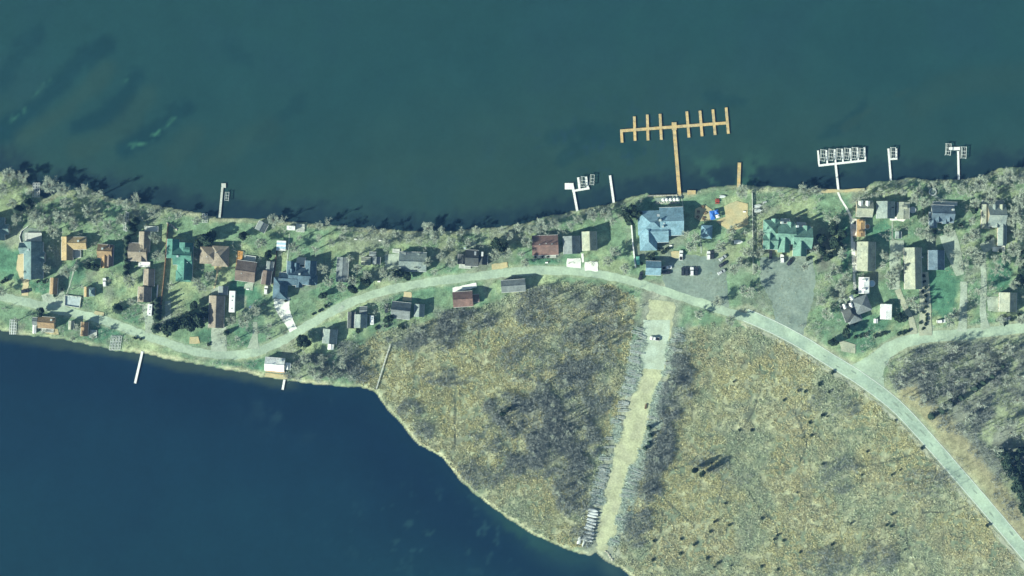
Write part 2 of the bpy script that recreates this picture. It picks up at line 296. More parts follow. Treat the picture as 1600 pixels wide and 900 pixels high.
def build_lake():
    X, Y, F = grid(-345, 345, -200, 200, 2.0, 3900); x, y = px_arr(X, Y)
    ins = inside(X, Y, LAND); sd_ = seg_dist(X, Y, LAND, True); ns = fbm(X, Y, 60, 5, 4); n2 = fbm(X, Y, 14, 4, 8); n3 = fbm(X, Y, 4, 3, 6)
    north = np.where(y < np.interp(x, [-800,0,400,800,1200,1600,2400], [480,400,460,420,430,430,400]), 1.0, 0.0)
    nc = np.tile(np.array((0.0179,0.0571,0.0615)), (len(X), 1))
    w = sstep(60, 330, y + (ns-.5)*160 - 40*np.sin(x/230.)); nc = lerp(nc, (0.0302,0.0605,0.0508), w*.75)
    nc = lerp(nc, (0.0157,0.0454,0.0590), sstep(.5, .7, ns)*.4)
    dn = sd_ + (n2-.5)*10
    nc = lerp(nc, (0.0246,0.0454,0.0492), (1-sstep(4, 22, dn))*.7); nc = lerp(nc, (.012,.027,.042), (1-sstep(3, 17, dn + (n3-.5)*13))*.75)  # weedy shallows, painted darker so tree shadows on the water contrast less
    nc = lerp(nc, (.042,.100,.078), sstep(.52, .62, n2)*(1-sstep(6, 30, sd_))*sstep(1040, 1100, x)*(1-sstep(1180, 1230, x))*.8)
    # submerged weed beds and sand bars, upper left
    for pts, wd, dark in (([(0,205),(40,178),(75,150),(110,112),(160,70)],19,.85),([(120,195),(155,185),(185,160),(215,120)],17,.85),([(195,232),(225,215),(255,195),(290,168)],18,.85),([(0,130),(25,95),(60,50)],18,.6),([(360,75),(385,95)],16,.4),([(390,230),(430,190),(470,160)],13,.35),([(860,215),(930,205),(985,230)],20,.45),([(880,245),(930,225)],14,.4),([(1100,150),(1165,160)],9,.4),([(1285,215),(1330,190),(1350,160)],9,.4)):
        d = seg_dist(x, y, catmull(pts, 5)) + (n2-.5)*22 + (n3-.5)*10
        nc = lerp(nc, (.012,.043,.052), (1-sstep(wd*.3, wd*1.25, d))*min(1, dark*1.25))
    for pts, wd, k in (([(40,215),(110,165),(165,110)],20,.55),([(230,150),(190,200),(120,235)],22,.5),([(300,210),(270,245)],24,.45),([(1320,200),(1370,165),(1420,140)],5,.5),([(1440,165),(1500,130),(1600,120)],30,.35),([(330,250),(420,200)],26,.35)):
        d = seg_dist(x, y, catmull(pts, 5)) + (n2-.5)*16; nc = lerp(nc, (0.0448,0.0722,0.0508), (1-sstep(wd*.2, wd*1.2, d))*k*.5)
    for pts, k in (([(203,228),(225,222),(240,212),(258,198),(272,185)],.9),([(18,186),(38,172)],.5),([(55,148),(75,125)],.35),([(190,130),(205,115)],.4)):
        d = seg_dist(x, y, catmull(pts, 5)) + (n3-.5)*14 + (n2-.5)*6; nc = lerp(nc, (.06,.165,.12), (1-sstep(1, 7, d))*k*sstep(.40, .55, n3))
    spk = sstep(.66, .74, fbm(X, Y, 4.5, 2, 15))*np.exp(-(((x-950)/130)**2+((y-215)/55)**2)); nc = lerp(nc, (.02,.05,.075), spk*.7)
    sc = np.tile(np.array((0.0067,0.0272,0.0528)), (len(X), 1))
    sc = lerp(sc, (0.0075,0.0336,0.0528), sstep(620, 900, y + (ns-.5)*200 - x*.12)*.85)
    sc = lerp(sc, (0.0045,0.0176,0.0440), np.exp(-((sd_-18)/20)**2)*.6)
    ds = sd_ + (n2-.5)*7
    sc = lerp(sc, (.045,.066,.058), (1-sstep(2.5, 7.5, ds))*(1-sstep(440, 480, x))*.85)
    sc = lerp(sc, (.026,.072,.066), (1-sstep(2, 10, ds+(n3-.5)*8))*np.exp(-((x-835)/75)**2)*.9)
    sc = lerp(sc, (.018,.050,.062), (1-sstep(5, 22, ds))*np.exp(-((x-880)/70)**2)*.6)
    sc = lerp(sc, (.03,.06,.065), (1-sstep(3, 12, ds))*np.exp(-((x-955)/25)**2)*.9)
    sc = lerp(sc, (.026,.062,.085), sstep(.62, .72, n2)*np.exp(-(((x-470)/60)**2+((y-630)/40)**2))*.8)
    sc = lerp(sc, (.028,.075,.095), sstep(.68, .76, fbm(X, Y, 6, 3, 25))*np.exp(-(((x-700)/160)**2+((y-830)/60)**2))*.6)
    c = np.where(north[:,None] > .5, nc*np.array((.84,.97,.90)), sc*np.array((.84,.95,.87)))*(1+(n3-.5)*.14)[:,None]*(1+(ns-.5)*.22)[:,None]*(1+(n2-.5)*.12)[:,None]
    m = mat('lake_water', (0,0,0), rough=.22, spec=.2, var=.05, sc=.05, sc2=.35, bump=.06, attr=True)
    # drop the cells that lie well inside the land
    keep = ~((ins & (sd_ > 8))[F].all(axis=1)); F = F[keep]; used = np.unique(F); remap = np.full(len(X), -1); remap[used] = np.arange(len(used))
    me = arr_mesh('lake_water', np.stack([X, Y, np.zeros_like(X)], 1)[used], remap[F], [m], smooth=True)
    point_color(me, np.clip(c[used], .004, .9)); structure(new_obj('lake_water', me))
build_lake()

# ---------------------------------------------------------------- roads, drives, paths, pads: sheets stacked a few cm apart
_level = [0]
def next_z(): _level[0] += 1; return G + .02 + .004*_level[0]
def ribbon(name, pts, width, m, n=8, jit=.35, z=None):
    rng = random.Random(len(pts)*7+int(pts[0][0])); P = [PX(*p) for p in catmull(pts, n)]
    W = catmull([(w, 0) for w in width], n) if isinstance(width, (list, tuple)) else [(width, 0)]*len(P)
    z = z or next_z(); V = []; F = []
    for i, p in enumerate(P):
        a = P[max(i-1, 0)]; b = P[min(i+1, len(P)-1)]; dx, dy = b[0]-a[0], b[1]-a[1]; L = math.hypot(dx, dy) or 1; nx, ny = -dy/L, dx/L
        h = W[i][0]*S/2; h1 = h+rng.uniform(-jit, jit); h2 = h+rng.uniform(-jit, jit)
        V += [(p[0]+nx*h1, p[1]+ny*h1, z), (p[0]-nx*h2, p[1]-ny*h2, z)]
        if i: k = 2*i; F.append((k-2, k-1, k+1, k))
    me = bpy.data.meshes.new(name); me.from_pydata(V, [], F); me.materials.append(M[m]); return structure(new_obj(name, me))
def pad(name, pts, m, jit=.25, z=None, parent=None):
    rng = random.Random(int(pts[0][0]*3+pts[0][1])); P = []; n = len(pts)
    for i in range(n):
        a = PX(*pts[i]); b = PX(*pts[(i+1) % n]); k = max(1, int(math.hypot(b[0]-a[0], b[1]-a[1])/2.0))
        for j in range(k): P.append((a[0]+(b[0]-a[0])*j/k+rng.uniform(-jit, jit), a[1]+(b[1]-a[1])*j/k+rng.uniform(-jit, jit)))
    z = z or next_z(); me = bpy.data.meshes.new(name); me.from_pydata([(x, y, z) for x, y in P], [], [tuple(range(len(P)))]); me.materials.append(M[m])
    me.update(); 
    if me.polygons[0].normal.z < 0: me.flip_normals()
    return structure(new_obj(name, me))
# lots and lanes first (lower), then the roads above them
pad('gravel_yard', [(1040,402),(1075,398),(1128,404),(1135,430),(1140,490),(1110,486),(1050,462),(1035,440)], 'lot', .5)
pad('parking_lot', [(1188,402),(1268,400),(1275,430),(1270,470),(1252,530),(1215,515),(1205,470),(1188,440)], 'lot', .5)
pad('road_apron', [(1318,577),(1350,560),(1372,545),(1400,534),(1425,530),(1410,545),(1390,560),(1380,582),(1382,604),(1392,625),(1360,606)], 'asphalt', .4)
ribbon('gravel_lane', LANE, LANE_W, 'gravel', jit=.9)
pad('lane_apron', [(1005,500),(1047,500),(1044,545),(1037,578),(1004,576),(1000,560),(1004,530)], 'concrete', .3).data.materials[0] = M['lane_concrete']
pad('gravel_apron', [(66,462),(95,452),(103,462),(101,482),(66,474)], 'paving', .6)
ribbon('side_road', SIDE, [30,24,22,18,17,16,16,15,15], 'asphalt')
ribbon('village_road', ROAD, 13.2, 'asphalt', jit=.45)
ribbon('highway', HIGH, 21, 'highway', jit=.15)
def offset_line(pts, d):
    out = []
    for i, p in enumerate(pts):
        a = pts[max(i-1,0)]; b = pts[min(i+1,len(pts)-1)]; dx, dy = b[0]-a[0], b[1]-a[1]; L = math.hypot(dx,dy); out.append((p[0]-dy/L*d, p[1]+dx/L*d))
    return out
for u, off, ln, w_ in [(1372,-4,14,3),(1384,1,9,2),(1398,-2,16,3.5),(1409,3,10,2),(1418,-3,18,3),(1430,2,12,2.5),(1441,-2,14,3),(1456,1,8,2),(1475,-4,10,2.5),(1497,3,14,2),(1522,-2,9,2.2),(1551,2,12,2),(1578,-3,10,2.5),(1310,3,9,2),(1332,-3,12,2.5),(1288,0,8,2)]:
    hx = [p[0] for p in HIGH]; hy = [p[1] for p in HIGH]; f_ = lambda q: (q, float(np.interp(q, hx, hy)))
    a_, b_ = f_(u-ln/3), f_(u+ln/3); dx_, dy_ = b_[0]-a_[0], b_[1]-a_[1]; l_ = math.hypot(dx_, dy_); nx_, ny_ = -dy_/l_*off, dx_/l_*off
    ribbon('asphalt_patch', [(a_[0]+nx_, a_[1]+ny_), ((a_[0]+b_[0])/2+nx_, (a_[1]+b_[1])/2+ny_), (b_[0]+nx_, b_[1]+ny_)], [w_*.4, w_, w_*.5], 'patch', n=4, jit=.2)
ribbon('road_shoulder', offset_line(HIGH, 16), 5, 'palegravel', jit=.7)
ribbon('road_edge_line', offset_line(HIGH, 9.6), .55, 'white', jit=.0)
ribbon('road_edge_line', offset_line(HIGH, -9.6), .55, 'white', jit=.0)
for nm, pts, w, m_ in [
  ('driveway', [(41,432),(40,445),(39,462)], [12,9,11], 'tanpave'), ('driveway', [(440,464),(441,480),(449,498),(459,516)], [25,23,16,13], 'concrete'),
  ('driveway', [(399,503),(398,525),(396,545)], [7,9,20], 'paving'), ('driveway', [(342,511),(342,530),(342,549)], [23,24,25], 'paving'), ('driveway', [(228,474),(233,500),(236,520)], [14,14,18], 'paving'),
  ('driveway', [(637,456),(636,470)], [12,14], 'tanpave'), ('driveway', [(262,470),(262,492),(256,515)], [9,10,14], 'paving'),
  ('driveway', [(1506,440),(1505,480),(1503,518)], [11,11,15], 'paving'), ('driveway', [(1535,395),(1537,440),(1536,490),(1540,514)], [9,9,10,14], 'paving'), ('driveway', [(1480,365),(1490,395),(1500,430)], [26,24,12], 'paving'),
  ('driveway', [(1402,452),(1412,475),(1424,500),(1428,522)], [9,9,9,12], 'palegravel'), ('driveway', [(1402,385),(1398,410),(1400,452)], [16,18,10], 'paving'),
  ('footpath', [(1308,298),(1316,315),(1329,338),(1331,370),(1334,420),(1336,453)], [3,3,3.6,4,4,4.4], 'concrete'), ('footpath', [(120,405),(112,435),(104,460)], [2,2,2], 'paving'),
  ('footpath', [(340,420),(338,436),(334,455)], [3,2.4,3], 'tanpave'), ('footpath', [(222,449),(216,460),(216,474),(228,477)], [2,2,2,2], 'paving'), ('footpath', [(1394,338),(1394,375)], [2,2.4], 'paving'),
  ('footpath', [(1458,302),(1467,311),(1480,315)], [5,4,4], 'paving'), ('footpath', [(1094,375),(1096,396)], [2,2], 'paving'), ('footpath', [(910,396),(911,410)], [4,4], 'concrete'), ('footpath', [(1064,304),(1068,330)], [2,2], 'paving'),
  ('footpath', [(536,478),(528,486)], [5,5], 'paving'), ('footpath', [(452,365),(450,395),(448,410)], [2,2,2], 'paving')]:
    ribbon(nm, pts, w, m_, n=5, jit=.22)
for nm, pts, m_ in [
  ('driveway', [(886,404),(907,403),(908,419),(885,417)], 'concrete'), ('driveway', [(913,409),(934,408),(935,424),(914,423)], 'concrete'), ('driveway', [(707,449),(744,442),(745,449),(708,457)], 'concrete'),
  ('patio', [(415,582),(451,586),(450,593),(414,589)], 'sand'), ('beach', [(1284,295),(1311,296),(1312,300),(1283,302)], 'sand'), ('beach', [(1312,297),(1350,294),(1352,298),(1312,301)], 'sand'),
  ('sand_court', [(1131,322),(1150,314),(1168,318),(1169,350),(1160,356),(1142,362),(1126,352),(1119,345),(1134,338)], 'sand'), ('patio', [(1086,326),(1102,321),(1112,327),(1112,344),(1094,346),(1085,340)], 'sand'),
  ('patio', [(334,415),(347,414),(345,422),(336,422)], 'sand'), ('courtyard', [(28,398),(47,396),(46,412),(48,437),(33,438),(26,420)], 'tanpave'), ('patio', [(70,512),(90,514),(92,524),(70,521)], 'sand'),
  ('driveway', [(1530,382),(1552,370),(1556,385),(1538,396)], 'paving'), ('patio', [(1551,386),(1570,384),(1570,394),(1551,393)], 'concrete'), ('driveway', [(1542,464),(1560,464),(1560,487),(1543,486)], 'paving'),
  ('patio', [(1331,342),(1338,341),(1338,371),(1332,371)], 'concrete'), ('walkway', [(1331,378),(1336,377),(1338,425),(1334,425)], 'concrete'), ('patio', [(1390,375),(1412,375),(1412,398),(1391,398)], 'paving'),
  ('gravel_strip', [(1437,425),(1450,424),(1454,470),(1456,524),(1436,524)], 'palegravel'), ('garden_bed', [(296,527),(310,526),(312,537),(296,537)], 'sand'), ('garden_bed', [(1312,532),(1336,538),(1336,553),(1314,548)], 'palegravel'),
  ('patio', [(601,398),(624,395),(624,420),(602,421)], 'paving'), ('garden_bed', [(768,413),(792,409),(794,418),(769,422)], 'sand'), ('patio', [(1390,337),(1417,341),(1412,346),(1390,344)], 'concrete'),
  ('terrace', [(34,362),(42,356),(64,358),(66,378),(36,378)], 'lot'), ('patio', [(1048,393),(1068,392),(1066,404),(1050,402)], 'sand'), ('patio', [(383,443),(397,440),(395,454),(381,450)], 'paving'),
  ('driveway', [(331,452),(342,448),(343,460),(330,461)], 'paving'), ('garden_bed', [(148,486),(163,488),(162,494),(147,491)], 'sand'), ('patio', [(1024,309),(1062,306),(1062,318),(1024,319)], 'lot')]:
    pad(nm, pts, m_, .28)
# ---------------------------------------------------------------- buildings
SITES = []         # (phrase, x, y, radius) landmarks for the labels of small things
HB = []            # building footprints in photo pixels
def gable_roof(x0, y0, x1, y1, axis, e, pitch, t=.2, hip=False):
    """closed roof solid over a rectangle; ridge along axis"""
    sw = axis == 'y'
    if sw: x0, y0, x1, y1 = y0, x0, y1, x1
    half = (y1-y0)/2; r = e + pitch*half; ym = (y0+y1)/2; hp = min(half, (x1-x0)/2-.05) if hip else 0
    top = [(x0,y0,e),(x1,y0,e),(x1,y1,e),(x0,y1,e),(x0+hp,ym,r),(x1-hp,ym,r)]
    v = top + [(x, y, z-t) for x, y, z in top]
    f = [(0,1,5,4),(2,3,4,5),(6,10,11,7),(8,11,10,9),(0,6,7,1),(2,8,9,3)]
    f += [(3,0,4),(1,2,5),(9,10,6),(7,11,8),(0,3,9,6),(1,7,8,2)] if hip else [(0,4,10,6),(3,9,10,4),(1,7,11,5),(2,5,11,8)]
    if sw: v = [(y, x, z) for x, y, z in v]
    ra, rb = (x0+hp, ym, r), (x1-hp, ym, r)
    if sw: ra, rb = (ra[1], ra[0], r), (rb[1], rb[0], r)
    return v, f, ra, rb
def gable_wall(mb, x0, y0, x1, y1, axis, e, pitch, hip, inset=.35, drop=.22):
    x0 += inset; y0 += inset; x1 -= inset; y1 -= inset
    if hip or axis == 'f': mb.box(x0, y0, -.1, x1, y1, e + (.0 if axis == 'f' else -.03)); return
    zt = e + pitch*inset - drop
    if axis == 'x':
        ym = (y0+y1)/2; zr = zt + pitch*(y1-y0)/2
        v = [(x, *q) for x in (x0, x1) for q in ((y0,-.1),(y1,-.1),(y1,zt),(ym,zr),(y0,zt))]
    else:
        xm = (x0+x1)/2; zr = zt + pitch*(x1-x0)/2
        v = [(q[0], y, q[1]) for y in (y0, y1) for q in ((x0,-.1),(x1,-.1),(x1,zt),(xm,zr),(x0,zt))]
    mb.add(v, [(0,1,2,3,4),(9,8,7,6,5),(0,5,6,1),(1,6,7,2),(2,7,8,3),(3,8,9,4),(4,9,5,0)])
win_me = {}
def window_mesh(w, h):
    k = (w, h)
    if k not in win_me:
        fr = MB(); fr.box(-w/2-.1, -.05, -h/2-.1, w/2+.1, .05, h/2+.1)
        gl = MB(); gl.box(-w/2, -.08, -h/2, w/2, -.051, h/2)
        win_me[k] = (fr.mesh('window', M['white']), gl.mesh('pane', M['glass']))
    return win_me[k]
def building(name, label, cat, phrase, roof, wall, wings, rot=0, group=None, chimneys=(), vents=(), dormers=(), decks=(), skylights=(), cap=None, windows=True):
    xs = [w[i] for w in wings for i in (0, 2)]; ys = [w[i] for w in wings for i in (1, 3)]
    cx, cy = (min(xs)+max(xs))/2, (min(ys)+max(ys))/2
    SITES.append((phrase, cx, cy, max(max(xs)-min(xs), max(ys)-min(ys))/2)); HB.append((min(xs), min(ys), max(xs), max(ys)))
    wx, wy = PX(cx, cy); root = empty(name, (wx, wy, G), label, cat, group, -math.radians(rot))
    loc = lambda x, y: ((x-cx)*S, (cy-y)*S)
    wmb = MB(); caps = {}
    for i, w in enumerate(wings):
        x0, y1 = loc(w[0], w[1]); x1, y0 = loc(w[2], w[3]); ax = w[4]; kind = w[5] if len(w) > 5 else 'g'
        e = (w[6] if len(w) > 6 and w[6] else 2.9)*1.22 + i*.017; p = w[7] if len(w) > 7 else .62; p = p*1.28 if p >= .35 else p
        rm = M[w[8]] if len(w) > 8 else M[roof]
        if ax == 'f':
            gable_wall(wmb, x0, y0, x1, y1, 'f', e, 0, False, .15)
            mb = MB(); mb.box(x0, y0, e, x1, y1, e+.22); mb.build('roof', rm, root); continue
        gable_wall(wmb, x0, y0, x1, y1, ax, e, p, kind == 'h')
        v, f, ra, rb = gable_roof(x0, y0, x1, y1, ax, e, p, hip=kind == 'h')
        r = MB().add(v, f).build('roof', rm, root)
        MB().bar((ra[0], ra[1], ra[2]+.03), (rb[0], rb[1], rb[2]+.03), .34, .12).build('ridge_cap', cap or rm, r)
        if kind != 'h':
            for q in ([(x0, y0-.14, x1, y0-.005), (x0, y1+.005, x1, y1+.14)] if ax == 'x' else [(x0-.14, y0, x0-.005, y1), (x1+.005, y0, x1+.14, y1)]):
                MB().box(q[0], q[1], e-.2, q[2], q[3], e-.02).build('gutter', M['white'], r)
        if windows and i < 3:
            fr, gl = window_mesh(1.1, 1.1); n = 0
            for side in ('s', 'w', 'e', 'n'):
                ln = (x1-x0) if side in 'sn' else (y1-y0)
                k = max(1, min(3, int(ln/4)))
                for j in range(k):
                    t = (j+.5)/k - .5
                    if side == 's': pos, rz = ((x0+x1)/2+t*(x1-x0), y0+.33, 1.5), 0
                    elif side == 'n': pos, rz = ((x0+x1)/2+t*(x1-x0), y1-.33, 1.5), math.pi
                    elif side == 'w': pos, rz = (x0+.33, (y0+y1)/2+t*(y1-y0), 1.5), -math.pi/2
                    else: pos, rz = (x1-.33, (y0+y1)/2+t*(y1-y0), 1.5), math.pi/2
                    o = new_obj('window', fr, root, pos); o.rotation_euler = (0, 0, rz); new_obj('pane', gl, o)
    wo = wmb.build('wall', M[wall], root)
    x0, y1 = loc(wings[0][0], wings[0][1]); x1, y0 = loc(wings[0][2], wings[0][3])
    if windows:
        d = MB(); d.box(-.5, -.06, 0, .5, .03, 2.05).build('door', M['darkwood'], root, ((x0+x1)/2+1.1, y0+.33, .02))
    for c in chimneys:
        x, y = loc(c[0], c[1]); h = (c[2] if len(c) > 2 else 6.5)+1.6; s_ = c[3] if len(c) > 3 else .5
        ch = MB().box(x-s_, y-s_, 1, x+s_, y+s_, h).build('chimney', M[c[4]] if len(c) > 4 else M['stone'], root)
        MB().box(x-s_-.1, y-s_-.1, h+.002, x+s_+.1, y+s_+.1, h+.15).build('chimney_cap', M['galv'], ch)
    for c in vents:
        x, y = loc(c[0], c[1]); z = (c[2] if len(c) > 2 else 4.2)+1.3
        MB().tube((x, y, z-1.2), (x, y, z+.35), .28, .28, 8).build('roof_vent', M[c[3]] if len(c) > 3 else M['galv'], root)
    for dm in dormers:       # (x, y, width px, depth px, axis, eave height, pitch[, roof])
        x0, y1 = loc(dm[0]-(dm[2] if dm[4] == 'y' else dm[3])/2, dm[1]-(dm[3] if dm[4] == 'y' else dm[2])/2)
        x1, y0 = loc(dm[0]+(dm[2] if dm[4] == 'y' else dm[3])/2, dm[1]+(dm[3] if dm[4] == 'y' else dm[2])/2)
        v, f, ra, rb = gable_roof(x0, y0, x1, y1, dm[4], dm[5]+1.15, dm[6], t=.15)
        d = MB().add(v, f).build('dormer', M[dm[7]] if len(dm) > 7 else M[roof], root)
        b = MB(); gable_wall(b, x0, y0, x1, y1, dm[4], dm[5]+1.15, dm[6], False, .2, .17); b.v = [(x, y, max(z, dm[5]-.9)) for x, y, z in b.v]
        b.build('dormer_wall', M[wall], d)
    for dk in decks:         # (x0, y0, x1, y1, height, material)
        x0, y1 = loc(dk[0], dk[1]); x1, y0 = loc(dk[2], dk[3]); z = dk[4]
        d = MB().box(x0, y0, z-.2, x1, y1, z).build('deck', M[dk[5]], root); rl = MB()
        for a, b in (((x0,y0),(x1,y0)),((x1,y0),(x1,y1)),((x1,y1),(x0,y1)),((x0,y1),(x0,y0))):
            rl.bar((a[0], a[1], z+.9), (b[0], b[1], z+.9), .09); n = max(1, int(math.hypot(b[0]-a[0], b[1]-a[1])/1.6))
            for k in range(n): q = (a[0]+(b[0]-a[0])*k/n, a[1]+(b[1]-a[1])*k/n); rl.bar((q[0], q[1], z), (q[0], q[1], z+.86), .08)
        rl.build('railing', M[dk[6]] if len(dk) > 6 else M['white'], d)
    for sk in skylights:     # (x0, y0, x1, y1, z, slope in y)
        x0, y1 = loc(sk[0], sk[1]); x1, y0 = loc(sk[2], sk[3]); z = sk[4]+1.3; s_ = sk[5]*1.28; hh = (y1-y0)/2
        mm = M[sk[6]] if len(sk) > 6 else M['glass']
        MB().add([(x0,y0,z-s_*hh),(x1,y0,z-s_*hh),(x1,y1,z+s_*hh),(x0,y1,z+s_*hh),(x0,y0,z-s_*hh+.16),(x1,y0,z-s_*hh+.16),(x1,y1,z+s_*hh+.16),(x0,y1,z+s_*hh+.16)],
             [(3,2,1,0),(4,5,6,7),(0,1,5,4),(1,2,6,5),(2,3,7,6),(3,0,4,7)]).build('skylight', mm, root)
    return root
B = building
HG = 'lake houses along the village road'
# --- left end
B('lake_house', 'pale blue cross-gabled house cut off by the left edge of the view', 'house', 'house at the left edge', 'r_cyan', 'siding_g',
  [(-18,340,10,376,'y','g',3.4,.85),(-14,351,17,366,'x','g',3.3,.8)], 0, HG, chimneys=[(-4,357,8)])
B('lake_house', 'pale blue steep-roofed house with cream forecourt beside the left lawn', 'house', 'steep blue house', 'r_cyan', 'siding_g',
  [(40,378,70,436,'y','g',3.6,.82),(33,379,58,396,'x','g',3.4,.8),(47,406,58,437,'y','g',3.4,.75),(52,394,73,410,'x','g',3.5,.8),(50,378,62,392,'y','g',4.0,.9)], 0, HG, chimneys=[(50,391,8.2)], dormers=[(45,426,6,8,'x',5.0,.7)], decks=[(40,364,66,377,1.6,'deckgrey')], vents=[(62,420,7)])
B('cottage', 'tan L-shaped cottage with yellow west roof beside big bare trees', 'house', 'tan L-shaped cottage', 'r_tan', 'siding_t',
  [(98,370,116,407,'y','g',2.8,.5),(108,370.5,137,390,'x','g',2.75,.5)], 0, HG, chimneys=[(126,377,5.5)], decks=[(117,391,127,403,.8,'deckgrey')])
B('cottage', 'brown cottage with orange south roof beside a row of conifers', 'house', 'brown and orange cottage', 'r_hazel', 'siding_b',
  [(154,382,177,404,'x','g',2.9,.55),(160,398,172,419,'y','g',2.8,.6,'r_orange'),(167,382.5,179,416,'y','g',2.85,.6,'r_brown')], 3, HG, chimneys=[(163,389,5.8)])
B('shed', 'narrow tan shed with two-tone roof standing above the road', 'shed', 'narrow tan shed', 'r_hazel', 'siding_t', [(80,434,92,460,'y','g',2.7,.7)], 3, None, windows=False)
B('shed', 'small tan shed with round green lean-to right of walled enclosure', 'shed', 'small tan shed', 'r_tan', 'siding_t', [(133,448,141,464,'y','g',2.5,.5),(139,449,150,463,'y','h',2.3,.5,'r_cyan')], 0, None, windows=False)
B('cottage', 'tan-roofed cottage on the south shore below the road bend', 'house', 'tan shore cottage', 'r_hazel', 'siding_t', [(62,495,88,513,'x','g',3.4,.5)], 4, HG, chimneys=[(84,499,5.8)], decks=[(66,513.5,85,519,.7,'deckgrey')])
B('shed', 'slim grey shed left of the tan shoreline cottage', 'shed', 'slim grey shed', 'r_grey', 'siding_g', [(52,496,60,508,'x','g',2.4,.4),(53,508.5,58,521,'y','g',2.2,.3,'r_white')], 2, None, windows=False)
B('shed', 'small cream hut right of the tan shoreline cottage', 'shed', 'small cream hut', 'r_cream', 'siding_t', [(109,501,117,515,'y','g',2.6,.5)], 3, None, windows=False)
B('cottage', 'small brown cottage by the south shore with pale pad beside it', 'house', 'small brown shore cottage', 'r_hazel', 'siding_b', [(128,503,140,525,'y','g',2.9,.55)], 3, HG, decks=[(141,515,152,527,.5,'deckgrey')])
# --- between conifers and teal house
B('lake_house', 'brown T-shaped house with white decks at both ends', 'house', 'brown T-shaped house', 'r_buff', 'siding_b', [(219,362,236,394,'y','g',3.3,.55),(203,380,232,408,'x','g',3.1,.5),(216,384,232,409,'y','g',3.15,.5)], 2, HG, decks=[(218,409,236,417,1.2,'white'),(226,353,247,361,1.0,'deckgrey')], vents=[(222,393,6)])
B('garage', 'brown gabled garage below the brown T-shaped house', 'garage', 'brown gabled garage', 'r_buff', 'siding_b', [(226,420,243,447,'y','g',2.9,.55)], 2)
B('garage', 'grey and tan garage with parked white camper south of it', 'garage', 'grey and tan garage', 'r_hazel', 'siding_t', [(217,448,238,472,'y','g',2.9,.6,'r_buff')], 3)
B('lake_house', 'bright teal-green roofed lake house with several gables', 'house', 'bright teal house', 'r_green', 'siding_t', [(262,374,281,404,'y','g',3.4,.62),(272,385,302,414,'x','g',3.5,.6),(279,379,303,437,'y','g',3.3,.55),(277,422,302,440,'x','h',3.0,.6)], 2, HG, chimneys=[(281,401,7.5)], dormers=[(294,390,8,10,'x',6,.5)], vents=[(296,410,6.5)])
B('lake_house', 'large tan-brown hip-roofed house with curved path to the road', 'house', 'tan-brown hip-roofed house', 'r_buff', 'siding_t', [(314,386,343,413,'x','h',3.3,.45),(333,384,359,416,'x','h',3.5,.45)], 3, HG, vents=[(340,395,6.5),(326,402,5.5,'white')])
B('barn', 'long brown barn with pale driveway down to the road', 'barn', 'long brown barn', 'r_buff', 'siding_b', [(328,462,352,512,'y','g',3.6,.5)], 2, None)
B('shed', 'small grey shed touching the north end of the brown barn', 'shed', 'small grey shed', 'r_grey', 'siding_g', [(343,447,357,461,'y','g',2.6,.5)], 2, None, windows=False)
B('lake_house', 'dark brown house with orange deck along its west side', 'house', 'dark brown decked house', 'r_brown', 'siding_b', [(370,408,401,440,'x','g',3.2,.45)], 8, HG, decks=[(368,394,376,421,.9,'orangewood','orangewood'),(379,399,397,408,.8,'deckgrey')], vents=[(380,428,5.5)])
B('garage', 'dark brown garage with grey lean-to beside the narrow yard', 'garage', 'dark brown garage', 'r_brown', 'siding_b', [(411,423,426,445,'y','g',2.9,.5),(416,408,427,424,'y','g',2.5,.35,'r_grey')], 7)
B('boathouse', 'small lilac-grey boathouse with white trim at the north shore', 'boathouse', 'lilac-grey boathouse', 'r_grey', 'siding_w', [(402,347,418,362,'y','g',2.6,.5)], 28, None, windows=False)
B('boathouse', 'white flat boathouse with white deck at the north shore', 'boathouse', 'white flat boathouse', 'r_white', 'siding_w', [(449,353,462,360,'f','f',2.7)], 2, None, decks=[(463,350,476,362,.8,'deckgrey')], windows=False)
B('lake_house', 'sprawling slate-blue house with angled garage and white driveway', 'house', 'sprawling slate-blue house', 'r_slate', 'siding_g',
  [(448,409,462,434,'y','g',3.7,.7),(452,417,487,444,'x','g',3.8,.62),(476,406,494,444,'y','g',3.6,.75),(437,427,466,446,'x','g',3.4,.65),(429,435,452,469,'y','h',3.3,.8),(464,430,474,449,'y','g',3.3,.7),(458,411,468,424,'y','g',3.9,.8),(482,428,497,443,'x','h',3.5,.7)], 4, HG, chimneys=[(470,428,8.5)], dormers=[(457,424,6,7,'y',6.2,.7)], decks=[(462,402,476,413,1.0,'deckgrey')])
B('shed', 'plain long grey shed right of the slate-blue house', 'shed', 'plain long grey shed', 'r_grey', 'siding_g', [(527,402,545,441,'y','g',3.2,.22)], 3)
B('cottage', 'white-roofed cottage on the south shore with tan patio', 'house', 'white-roofed shore cottage', 'r_white', 'siding_w', [(415,559,446,580,'x','g',3.4,.42),(447,565,455,576,'y','g',2.8,.4)], 5, HG, chimneys=[(440,562,6,.6,'white')], vents=[(427,569,5.2)], decks=[(416,578,446,582,.8,'orangewood')])
B('cottage', 'pale grey-green gabled cottage at the edge of brush south of road', 'house', 'pale grey-green cottage', 'r_lgrey', 'siding_g', [(505,514,527,537,'y','g',3.1,.6),(514,537.5,523,546,'y','g',2.4,.3,'r_white')], 5, HG)
B('shed', 'dark grey shed at the left of pale barn south of road', 'shed', 'dark grey shed', 'r_dark', 'siding_g', [(544,487,555,513,'y','g',2.8,.4)], 2, None, windows=False)
B('cottage', 'pale green two-tone barn with white van at its right', 'barn', 'pale green two-tone barn', 'r_lgrey', 'siding_g', [(555,491,574,512,'y','g',3.0,.62),(562,479,574,490,'x','g',2.4,.4,'r_grey')], 2, None, decks=[])
